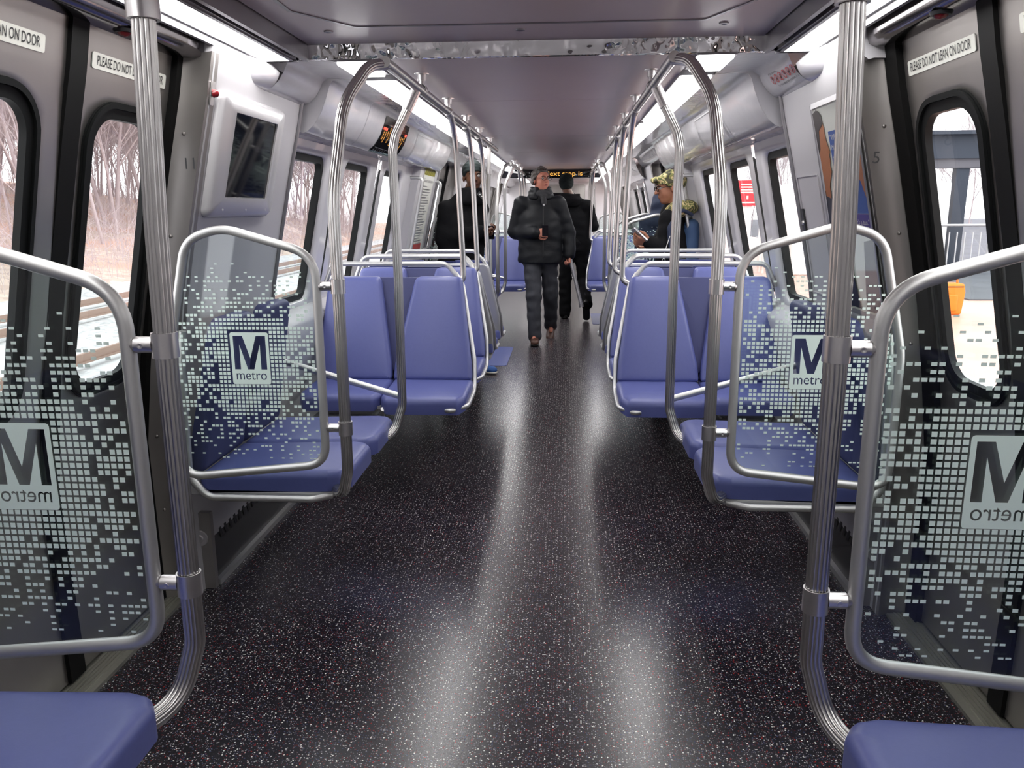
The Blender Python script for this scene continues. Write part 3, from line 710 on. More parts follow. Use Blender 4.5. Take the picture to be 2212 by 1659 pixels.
# red indicator lamps
g = MB(); lathe(g, (-wx(1.74, .125), 2.54, 1.74), (1, 0, 0), [(0, .013), (.012, .011), (.017, .006), (.018, 0)], 16)
r = root('indicator_lamp', (-1.0, 2.585, 1.70), 'small red indicator lamp beside the left display', 'indicator lamp')
build('red_lens', g, 'red', r); g = MB(); plate(g, rrect(2.527, 2.553, 1.705, 1.775, .004, 2), wallfn(-1, .12), 0, .004); build('backplate', g, 'clampm', r)
for s in (-1, 1):
    r = root('door_alarm_lamp', (s*1.03, 2.14, 1.83), 'dark red lens on the header above the %s door leaves' % side[s], 'indicator lamp')
    g = MB(); lathe(g, (s*1.035, 2.14, 1.845), (0, 0, -1), [(0, .028), (.008, .024), (.008, .0)], 20); build('bezel', g, 'dark', r)
    g = MB(); lathe(g, (s*1.035, 2.14, 1.838), (0, 0, -1), [(0, .018), (.008, .012), (.010, 0)], 16); build('red_lens', g, 'red', r)
# right: poster
r = root('wall_poster', (1.08, 2.82, 1.0), 'framed transit poster with two facing portraits on the right wall panel', 'poster')
py0, py1, pz0, pz1 = 2.58, 2.985, 1.03, 1.72
pf = lambda u, v, w_: ((np.interp(v, [1.03, 1.08, 1.25, 1.56, 1.72], [wx(q, .12) for q in (1.03, 1.08, 1.25, 1.56, 1.72)])-w_), py0+py1-u, v)
g = MB(); zz = [pz0, 1.08, 1.25, 1.56, pz1]
def pstrip(mb, u0, u1, v0, v1, w_):
    vv = [v0]+[q for q in (1.08, 1.25, 1.56) if v0 < q < v1]+[v1]
    mb.add([pf(u, v, w_) for v in vv for u in (u0, u1)], [(2*i, 2*i+1, 2*i+3, 2*i+2) for i in range(len(vv)-1)])
pstrip(g, py0, py1, pz0, pz1, .006); build('paper', g, 'posterw', r)
g = MB()
for (a, b, c, d_) in ((py0-.012, py0+.004, pz0-.01, pz1+.01), (py1-.004, py1+.012, pz0-.01, pz1+.01), (py0, py1, pz0-.012, pz0+.004), (py0, py1, pz1-.004, pz1+.014)):
    pstrip(g, a, b, c, d_, .012)
build('poster_frame', g, 'trimgrey', r)
g = MB(); pstrip(g, py0+.13, py0+.40, 1.36, 1.63, .008); build('blue_text_box', g, 'posterb', r)
g = MB()
for i, tt in enumerate(['"When we take', 'Metrobus, do', 'you think we', 'get to ride', 'new S2', 'things as', 'a fun', 'bus?']): text(g, tt, .026, pf, py0+.145, 1.60-i*.031, .010, fit=[.2, .19, .18, .16, .1, .13, .08, .07][i])
text(g, "It's a bus.\"", .022, pf, py0+.28, 1.325, .010, fit=.11); build('lettering', g, 'label', r)
g = MB(); pstrip(g, py0+.26, py0+.408, 1.31, 1.358, .008); build('purple_text_box', g, 'posterp', r)
face = [(0, 1.45), (.0, 1.66), (.05, 1.685), (.085, 1.65), (.083, 1.62), (.088, 1.60), (.108, 1.565), (.092, 1.555), (.098, 1.535), (.088, 1.52), (.095, 1.50), (.07, 1.475), (.055, 1.455), (.05, 1.41), (0, 1.42)]
g = MB(); q = [(py0+.012+u, v) for u, v in face]; g.add([pf(u, v, .009) for u, v in q], [tuple(range(len(q)))[::-1]]); build('left_face_print', g, 'skinp', r)
g = MB(); q = [(py0+.006, 1.56), (py0+.03, 1.58), (py0+.045, 1.64), (py0+.09, 1.66), (py0+.085, 1.69), (py0+.05, 1.71), (py0+.006, 1.70)]; g.add([pf(u, v, .010) for u, v in q], [tuple(range(len(q)))[::-1]]); build('hair_print', g, 'hairp', r)
g = MB(); q = [(py0+.005, pz0+.01), (py0+.22, pz0+.01), (py0+.12, 1.30), (py0+.065, 1.42), (py0+.005, 1.44)]; g.add([pf(u, v, .0085) for u, v in q], [tuple(range(len(q)))]); 
q = [(py1-.14, pz0+.01), (py1-.006, pz0+.01), (py1-.006, 1.28), (py1-.09, 1.27)]; g.add([pf(u, v, .0085) for u, v in q], [tuple(range(len(q)))]); build('suit_print', g, 'suit', r)
g = MB(); q = [(py1-.006, 1.40), (py1-.006, 1.66), (py1-.05, 1.66), (py1-.075, 1.60), (py1-.088, 1.55), (py1-.07, 1.54), (py1-.07, 1.48), (py1-.04, 1.46)]; g.add([pf(u, v, .0095) for u, v in q], [tuple(range(len(q)))[::-1]]); build('right_face_print', g, 'skinp', r)
# right: small hatch with latch on the panel past the poster
r = root('service_hatch', (1.15, 3.2, 1.0), 'narrow service hatch with black latch on the right wall panel', 'hatch')
fr = wallfn(1, .12)
g = MB(); o = rrect(3.06, 3.325, 1.04, 1.50, .01, 3); ring_plate(g, o, inset(o, .004), fr, 0, .004); build('hatch_seam', g, 'panel', r)
g = MB(); plate(g, rrect(3.30, 3.325, 1.275, 1.375, .003, 2), fr, 0, .008); lt = build('latch', g, 'dark', r)
g = MB(); lathe(g, fr(3.312, 1.32, .008), (-1, 0, 0), [(0, .010), (.006, .008), (.007, 0)], 12); build('latch_button', g, 'clampm', lt)
# left: instruction panel and grab bars before the second doorway
fr = wallfn(-1, .12); r = root('emergency_instructions', (-1.1, 6.62, 1.05), 'tall white instruction panel topped by yellow and black stripes on the left wall', 'sign')
g = MB()
def fstrip(mb, fr, u0, u1, v0, v1, w_):
    vv = [v0]+[q for q in PZ if v0 < q < v1]+[v1]
    mb.add([fr(u, v, w_) for v in vv for u in (u0, u1)], [(2*i, 2*i+1, 2*i+3, 2*i+2) for i in range(len(vv)-1)])
fstrip(g, fr, 6.42, 6.92, 1.02, 1.72, .004); build('panel', g, 'label', r)
g = MB(); fstrip(g, fr, 6.43, 6.91, 1.655, 1.715, .006); hz = build('hazard_band', g, 'yellow', r)
g = MB()
for i in range(12): u = 6.435+i*.04; g.add([fr(u, 1.656, .008), fr(u+.018, 1.656, .008), fr(u+.030, 1.714, .008), fr(u+.012, 1.714, .008)], [(0, 1, 2, 3)])
build('hazard_stripe', g, 'ink', hz)
g = MB(); text(g, 'Evacuation', .04, fr, 6.46, 1.60, .007, fit=.4)
for i in range(22):
    z = 1.57-i*.022; fstrip(g, fr, 6.46, 6.46+.38*(.5+.5*abs(math.sin(i*2.3))), z-.006, z, .007)
build('printed_text', g, 'trimgrey', r)
g = MB(); fstrip(g, fr, 6.5, 6.85, 1.05, 1.10, .008); build('red_notice', g, 'redink', r)
for k, (y, lab) in enumerate(((6.15, 'before the striped instruction panel'), (7.05, 'past the striped instruction panel'))):
    for s in (-1, 1):
        g = MB(); tube(g, fillet([(s*wx(1.66, .06), y, 1.62), (s*wx(1.66, .16), y, 1.62), (s*wx(1.1, .17), y, 1.05), (s*wx(1.05, .05), y, 1.02)], .06), .013, 12)
        build('grab_bar', g, 'tube', None, T('bent steel wall grab bar %s, %s side' % (lab, side[s]) if s < 0 else 'bent steel wall grab bar on the right wall, %s the second doorway' % ('well before', 'beside')[k], 'grab bar'))
# blue floor inlays
for x0, x1, y0, y1, lab in ((-1.1, -.40, 6.95, 7.95, 'left'), (.46, 1.1, 9.6, 10.6, 'right')):
    g = MB(); plate(g, rrect(x0, x1, y0, y1, .04, 3), lambda u, v, w_: (u, v, w_), .0005, .003)
    build('floor_inlay', g, 'matblue', None, T('blue rectangle set in the floor at the %s side of the aisle' % lab, 'floor marking'))

# ------------------------------------------------------------------ poles and handrails
DX = .02     # the seats sit a little right of the axis
def clamp(mb, x, y, z, s, r=.0225):
    lathe(mb, (x, y, z), (0, 0, 1), [(-.022, r-.003), (-.022, r), (.022, r), (.022, r-.003)], 24)
    cyl(mb, (x+s*(r-.003), y, z), (x+s*.052, y, z), .0145, 18); lathe(mb, (x+s*.052, y, z), (s, 0, 0), [(0, .0145), (.002, .012), (.020, .008), (.022, .0)], 18)
    lathe(mb, (x+s*.038, y-.0140, z), (0, -1, 0), [(0, .005), (.002, .005), (.002, .003), (.001, 0)], 12)
def windscreen(s, y, label, mirror, xo=0):
    r = root('windscreen', (s*.85, y, .55), label, 'windscreen', 'glass windscreens beside the doorways')
    X = lambda u: s*u+xo
    pts = [(.642, .60), (.642, 1.255), (.90, 1.322), (1.03, 1.322), (1.115, .90), (1.125, .54), (.66, .575)]
    rr = [.085, .11, .06, .10, .05, .07]
    out = roundpoly([(.642, .578), (.640, 1.248), (.925, 1.330), (1.045, 1.295), (1.125, .95), (1.125, .525)], [.075, .105, .16, .11, .3, .07], 9)
    P = [(X(u), y, v) for u, v in out]
    g = MB(); tube(g, P, .0135, 14, closed=True); build('frame', g, 'tube', r)
    g = MB(); n = len(out); vs = [(X(u), y+d, v) for d in (-.003, .003) for u, v in out]; g.add(vs, [tuple(range(n)), tuple(range(n, 2*n))[::-1]])
    # printed pattern
    yf = y-.0045 if not mirror else y-.0045
    rnd = random.Random(int(y*100)+(5 if s > 0 else 0)); pit = .0131
    lx, lz, lw, lh = .865, .925, .124, .166
    for j in range(49):
        z = .598+j*.01325; t = (z-.62)/(1.215-.62)
        if z > 1.225: continue
        dens = max(0, min(1, 1.25-abs(z-.90)/.29)); 
        for i in range(36):
            u = .664+i*pit
            if abs(u-lx) < lw/2+.004 and abs(z-lz) < lh/2+.004: continue
            ztop = 1.20+(u-.66)*.1
            if z > ztop: continue
            near = math.exp(-((u-lx)/.16)**2)
            p = dens*(.45+.55*near) if abs(z-.9) > .10 else .50+.5*near
            if abs(z-lz) < lh/2+.05 and abs(u-lx) < lw/2+.05: p = 1
            if u > 1.105-(z-.95)*.25*(z > .95): continue
            if rnd.random() > p: continue
            hh = .0092*max(.32, min(1, 1.35-abs(z-.90)/.33)); ww = .0098
            if rnd.random() < .0: ww *= .6
            a, b = X(u-ww/2), X(u+ww/2); g.add([(a, yf, z-hh/2), (b, yf, z-hh/2), (b, yf, z+hh/2), (a, yf, z+hh/2)], [(0, 1, 2, 3)])
    gp = build('glass_panel', g, 'wglass', r); gp.data.materials.append(MT['mint'])
    for q in gp.data.polygons[2:]: q.material_index = 1
    # logo plate with cut-out letters
    c = bpy.data.curves.new('t', 'CURVE'); c.dimensions = '2D'; c.fill_mode = 'BOTH'; c.resolution_u = 3
    def poly(pts, c=c):
        sp = c.splines.new('POLY'); sp.points.add(len(pts)-1); sp.use_cyclic_u = True
        for k, (a, b) in enumerate(pts): sp.points[k].co = (a, b, 0, 1)
    poly(rrect(-lw/2, lw/2, -lh/2, lh/2, .007, 5))
    m_ = [(-.052, -.035), (-.052, .072), (-.022, .072), (0, .000), (.022, .072), (.052, .072), (.052, -.035), (.033, -.035), (.033, .045), (.010, -.035), (-.010, -.035), (-.033, .045), (-.033, -.035)]
    poly(m_[::-1])
    tcv = bpy.data.curves.new('t2', 'FONT'); tcv.body = 'metro'; tcv.size = .046; tcv.offset = .0006; tcv.resolution_u = 3
    to = bpy.data.objects.new('t2', tcv); COL.objects.link(to); dg = bpy.context.evaluated_depsgraph_get()
    tc2 = to.to_curve(dg) if hasattr(to, 'to_curve') else None
    xs = [p.co.x for sp in tc2.splines for p in (sp.bezier_points if sp.type == 'BEZIER' else sp.points)]
    x0, x1 = min(xs), max(xs); k = .098/(x1-x0)
    for sp in tc2.splines:
        pts2 = []
        bp_ = sp.bezier_points if sp.type == 'BEZIER' else None
        if bp_ is not None:
            m2 = len(bp_)
            for q in range(m2):
                a, b = bp_[q], bp_[(q+1) % m2]
                for t in (0, .25, .5, .75):
                    v = a.co*(1-t)**3+a.handle_right*3*t*(1-t)**2+b.handle_left*3*t*t*(1-t)+b.co*t**3; pts2.append(((v.x-x0)*k-.049, v.y*k*1.1-.068))
        else: pts2 = [((p.co.x-x0)*k-.049, p.co.y*k*1.1-.068) for p in sp.points]
        poly(pts2)
    to.to_curve_clear(); bpy.data.objects.remove(to); bpy.data.curves.remove(tcv)
    co = bpy.data.objects.new('t', c); COL.objects.link(co); dg = bpy.context.evaluated_depsgraph_get(); me = co.evaluated_get(dg).to_mesh()
    vs = [(v.co.x, v.co.y) for v in me.vertices]; fs = [tuple(p.vertices) for p in me.polygons]
    co.evaluated_get(dg).to_mesh_clear(); bpy.data.objects.remove(co); bpy.data.curves.remove(c)
    mx = -1 if mirror else 1
    g = MB(); g.add([(X(lx)+mx*a, yf-.0003, lz+b) for a, b in vs], fs); build('logo_plate', g, 'mint', r)
    for z in (1.152, .70):
        g = MB(); clamp(g, s*.573+xo, y, z, s); build('clamp', g, 'clampm', r)
    return r
def near_pole(s, y, k, label, direction=-1):
    r = root('grab_pole', (s*.573, y, .45), label, 'grab pole')
    x = s*.573
    pts = [(s*.545, y+.0, 1.955), (s*.553, y, 1.70), (s*.568, y, 1.35), (x, y, 1.1), (x, y, .58), (s*.60, y+direction*.02, .47), (s*.66, y+direction*.14, .455), (s*.70, y+direction*.35, .45), (s*.72, y+direction*.9, .45)]
    g = MB(); tube(g, fillet(pts, [.3, .3, .3, .3, .09, .10, .12, .2, 0], 8), .0190, 40, flute=.10); build('pole', g, 'steel', r)
    g = MB(); lathe(g, (s*.553, y, 1.70), (0, 0, 1), [(-.02, .020), (-.02, .026), (.02, .026), (.02, .020)], 24)
    build('collar', g, 'clampm', r); g = MB(); lathe(g, (s*.545, y, 1.955), (0, 0, -1), [(0, .045), (.006, .044), (.008, .024), (.03, .023)], 24); build('ceiling_flange', g, 'clampm', r)
def loop_pole(s, off, label):
    """pole 2 with its arch, the bend under the bench and pole 3"""
    r = root('grab_pole', (s*.57, 2.75+off, .45), label, 'grab pole')
    y2 = 2.385+off; y3 = 3.16+off
    pts = [(s*.455, 2.66+off, 1.838), (s*.50, 2.60+off, 1.825), (s*.56, 2.50+off, 1.70), (s*.578, 2.40+off, 1.42), (s*.573, y2, 1.15), (s*.573, y2, .56), (s*.60, y2+.03, .462), (s*.68, y2+.16, .455), (s*.70, y2+.35, .455),
           (s*.70, y3-.35, .455), (s*.67, y3-.16, .455), (s*.585, y3-.03, .47), (s*.553, y3, .58), (s*.55, y3, 1.1), (s*.555, y3, 1.60), (s*.545, y3+.01, 1.66), (s*.462, y3+.04, 1.83)]
    g = MB(); tube(g, fillet(pts, [.1, .12, .3, .5, .5, .06, .09, .1, .1, .1, .1, .08, .08, .4, .1, .1, 0], 8), .0182, 36, flute=.10); build('pole', g, 'steel', r)
    g = MB(); tube(g, [(s*.497, y3+.025, 1.758), (s*.462, y3+.04, 1.832)], .0205, 20); build('collar', g, 'clampm', r)
    return r
def handrail(s, off, y1, label):
    r = root('overhead_handrail', (s*.455, 4.5+off, 1.82), label, 'handrail')
    g = MB(); tube(g, [(s*.455, 2.63+off, 1.84), (s*.455, y1+off, 1.86)], .0175, 20); build('rail', g, 'steel', r)
    y = 3.30+off
    while y < y1+off:
        g = MB(); cyl(g, (s*.455, y, 1.85), (s*.455, y, 1.91), .012, 14); lathe(g, (s*.455, y, ZC), (0, 0, -1), [(0, .030), (.004, .029), (.005, .019), (.028, .018), (.028, .012)], 20)
        lathe(g, (s*.455, y, 1.85), (0, 1, 0), [(-.02, .018), (-.02, .0205), (.02, .0205), (.02, .018)], 20); build('ceiling_bracket', g, 'clampm', r); y += .72
    return r
def drop_pole(s, y, label):
    r = root('drop_pole', (s*.44+DX*0, y, 1.0), label, 'grab pole', 'poles dropping from the overhead rails to the seat backs')
    xo = .0
    pts = [(s*.455, y-.24, 1.845), (s*.455, y-.10, 1.835), (s*.448, y-.01, 1.72), (s*.437, y, 1.45), (s*.425, y+.02, 1.1), (s*.425, y+.02, 1.01), (s*.47, y+.0, .985)]
    g = MB(); tube(g, fillet(pts, [0, .2, .2, .3, .2, .06, 0], 7), .0155, 24, flute=.06); build('pole', g, 'steel', r)
    g = MB(); tube(g, [(s*.455, y-.24, 1.845), (s*.4545, y-.13, 1.838)], .0195, 18); build('collar', g, 'clampm', r)
for s in (-1, 1):
    near_pole(s, 1.315, 0, 'large fluted steel pole at the near edge of the first %s doorway' % side[s])
    windscreen(s, 1.315, 'nearest glass windscreen on the %s, its logo seen reversed' % side[s], True)
    loop_pole(s, 0, 'arched steel pole looping under the first %s bench' % side[s])
    windscreen(s, 2.385, 'glass windscreen in front of the first %s bench, its logo reading forwards' % side[s], False)
    handrail(s, 0, 6.75, 'steel overhead handrail along the %s side before the second doorway' % side[s])
    for i, y in enumerate((4.22, 4.90, 5.55)):
        drop_pole(s, y, 'slim steel pole on the %s dropping from the rail to the %s seat row' % (side[s], ORD[i]))
    near_pole(s, 7.07, 1, 'steel pole at the near edge of the second %s doorway' % side[s])
    windscreen(s, 7.07, 'windscreen at the near edge of the second %s doorway, behind the standing passengers' % side[s], True)
    loop_pole(s, 5.75, 'arched steel pole looping under the bench past the second %s doorway' % side[s])
    windscreen(s, 8.135, 'windscreen at the far edge of the second %s doorway' % side[s], False)
    handrail(s, 5.75, 6.75, 'steel overhead handrail along the %s side past the second doorway' % side[s])
    for i, y in enumerate((4.22, 4.90, 5.55)):
        drop_pole(s, y+5.75, 'slim steel pole on the %s to the %s seat row past the second doorway' % (side[s], ORD[i]))
    windscreen(s, 12.82, 'windscreen at the near edge of the third %s doorway' % side[s], True)
    near_pole(s, 12.82, 2, 'steel pole at the near edge of the third %s doorway' % side[s])

# ------------------------------------------------------------------ seats
def row_seat(s, y, facing, label, group, blueback=True):
    """double seat across the car. y = plane of the back's top; facing -1 looks to the camera"""
    xo = DX; d = facing
    r = root('double_seat', (s*.78+xo, y, .4), label, 'seat', group)
    xa, xm, xw = .365, .785, 1.20          # aisle edge, middle, wall edge
    X = lambda u: s*u+xo
    # local: q = distance in front of the back plane
    def Y(q): return y+d*q
    flip = (s*d > 0)
    def fin(g):
        if flip: g.f = [f[::-1] for f in g.f]
        return g
    # backrests: outline in (u across, v height), leaning
    def bfn(u, v, w_): t = (v-.50)/.53; return (X(u), Y(.20*(1-t)+w_+.03*(t-.5)**2*4*0), v)
    for nm_, (b0, b1, t0, t1) in (('a', (xa+.005, xm-.003, xa+.075, xm-.10)), ('b', (xm+.003, xw-.01, xm+.085, xw-.05))):
        o = roundpoly([(b0, .52), (b1, .52), (b1-.006, .60), (t1, 1.035), (t0, 1.035), (b0+.006, .60)], [.02, .02, .05, .04, .04, .05], 5)
        g = MB(); pad(g, o, .055, .022, bfn, crown=.006); fin(g); build('backrest', g, 'blue', r)
        # cushion
        f0 = .43 if nm_ == 'a' else .405
        o = roundpoly([(b0-.003, -.02), (b1+.001, -.02), (b1+.001, f0-.05), (b1-.03, f0), (b0+.03, f0), (b0-.003, f0-.05)], [.01, .01, .05, .03, .03, .05], 5)
        # cushion local: u across, q forward; w up
        g = MB(); pad(g, [(u, q+.14) for u, q in o], .065, .024, lambda u, q, w_: (X(u), Y(q), .455+w_-.42*max(0, q-.42)**1.5*(1.3-w_*6)+.06*max(0, .28-q)), crown=.004)
        if not flip: g.f = [f[::-1] for f in g.f]
        build('seat_cushion', g, 'blue', r)
    # centre panel between the backs
    g = MB(); o = [(xm-.004, .56), (xm+.004, .56), (xm+.115, 1.03), (xm-.125, 1.03)]
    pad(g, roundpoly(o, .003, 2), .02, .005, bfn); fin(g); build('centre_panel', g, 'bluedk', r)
    # shell behind
    def sfn(u, v, w_): t = (v-.45)/.58; return (X(u), Y(.20*(1-t)-.012-w_), v)
    g = MB(); o = roundpoly([(xa, .43), (xw, .43), (xw-.03, 1.015), (xa+.07, 1.015), (xa, .62)], [.05, .05, .04, .05, .2], 5)
    pad(g, o, .035, .015, sfn); 
    if not flip: g.f = [f[::-1] for f in g.f]
    build('seat_shell', g, 'shell', r)
    g = MB(); pan = roundpoly([(xa+.01, .02), (xw, .02), (xw, .52), (xa+.01, .52)], .04, 4)
    pad(g, pan, .02, .006, lambda u, q, w_: (X(u), Y(q), .452-w_)); build('seat_pan', g, 'shell', r)
    # aisle-side frame tube
    g = MB(); tube(g, fillet([(X(.50), Y(.47), .455), (X(.47), Y(.555), .446), (X(xa+.07), Y(.575), .444), (X(xa-.005), Y(.515), .458), (X(xa-.005), Y(.22), .47), (X(xa+.0), Y(.17), .62), (X(xa+.072), Y(.01), .985), (X(xa+.11), Y(.0), 1.05)], [.05, .05, .06, .06, .10, .1, .05], 6), .0115, 12); build('side_frame', g, 'tube', r)
    g = MB(); tube(g, fillet([(X(xa+.07), Y(.02), .97), (X(xa+.10), Y(.0), 1.03), (X(xa+.16), Y(-.01), 1.10), (X(xw-.06), Y(-.01), 1.10), (X(xw-.01), Y(.0), .98)], [.05, .06, .07, .06, 0], 6), .0125, 12); build('top_rail', g, 'tube', r)
    g = MB(); tube(g, fillet([(X(xm-.02), Y(.55), .445), (X(xm+.0), Y(.50), .39), (X(xm+.12), Y(.44), .375), (X(xw-.12), Y(.44), .375), (X(xw-.05), Y(.3), .41)], .05, 6), .0125, 12); build('support_tube', g, 'tube', r)
    return r
LR = {-1: 'left', 1: 'right'}
for s in (-1, 1):
    row_seat(s, 4.17, -1, 'nearest double blue seat on the %s facing the camera' % side[s], 'double seats across the car before the second doorway')
    row_seat(s, 4.83, -1, 'second double blue seat on the %s facing the camera, its back against another' % side[s], 'double seats across the car before the second doorway')
    row_seat(s, 4.93, 1, 'double seat on the %s facing away, backed onto the second row' % side[s], 'double seats across the car before the second doorway')
    row_seat(s, 5.50, 1, 'farther double seat on the %s facing away, beyond the back-to-back pair' % side[s], 'double seats across the car before the second doorway')
    row_seat(s, 9.92, -1, 'double blue seat on the %s facing the camera past the second doorway' % side[s], 'double seats across the car past the second doorway')
    row_seat(s, 10.58, -1, 'double blue seat on the %s, second row past the second doorway' % side[s], 'double seats across the car past the second doorway')
def bench(s, y0, y1, label, armside):
    """two places against the wall, facing the aisle"""
    r = root('bench_seat', (s*.9, (y0+y1)/2, .4), label, 'bench')
    ym = (y0+y1)/2; d = 1
    for (a, b) in ((y0+.01, ym-.004), (ym+.004, y1-.01)):
        o = roundpoly([(.625, a+.012), (.60, a+.05), (.60, b-.05), (.625, b-.012), (.67, b), (1.12, b), (1.12, a), (.67, a)][::-1], [.02, .03, .03, .02, .03, .03, .03, .03], 5)
        g = MB(); pad(g, o, .07, .026, lambda u, q, w_: (s*u, q, .452+w_+.012*math.sin(max(0, min(1, (1.0-u)/.4))*3.14)*0-.035*max(0, (u-.75))), crown=.006)
        if s > 0: g.f = g.f
        g.f = [f if s < 0 else f[::-1] for f in g.f]; build('seat_cushion', g, 'blue', r)
        o = roundpoly([(a+.0, .50), (b, .50), (b-.02, .70), (b-.05, 1.03), (a+.05, 1.03), (a+.02, .70)], [.03, .03, .05, .06, .06, .05], 5)
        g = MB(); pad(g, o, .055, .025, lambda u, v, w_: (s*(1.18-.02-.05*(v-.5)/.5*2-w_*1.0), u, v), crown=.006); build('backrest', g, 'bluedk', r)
    g = MB(); o = roundpoly([(.64, y0+.01), (.64, y1-.01), (1.18, y1-.01), (1.18, y0+.01)][::-1], .04, 4); pad(g, o, .02, .006, lambda u, q, w_: (s*u, q, .45-w_)); build('seat_pan', g, 'shell', r)
    for ye, dd_ in ((y0-.005, 1), (y1+.005, -1)):
        g = MB(); tube(g, fillet([(s*.66, ye+dd_*.03, .435), (s*.72, ye, .43), (s*1.08, ye, .43), (s*1.14, ye, .50), (s*1.13, ye, .85), (s*1.115, ye, 1.0)], [.05, .05, .06, .06, .3, 0], 6), .0125, 12); build('end_frame', g, 'tube', r)
    if armside is not None:
        g = MB(); tube(g, [(s*.552, armside, .615), (s*1.02, armside+.06, .735), (s*1.2, armside+.08, .78)], .0135, 14); build('side_bar', g, 'tube', r)
for s in (-1, 1):
    bench(s, 2.46, 3.24, 'blue two-place bench on the %s wall behind the first glass windscreen' % side[s], 3.17)
    bench(s, .44, 1.26, 'blue two-place bench in the %s foreground corner, cut off by the frame' % side[s], None)
    bench(s, 8.21, 8.99, 'blue two-place bench on the %s wall just past the second doorway' % side[s], 8.92)
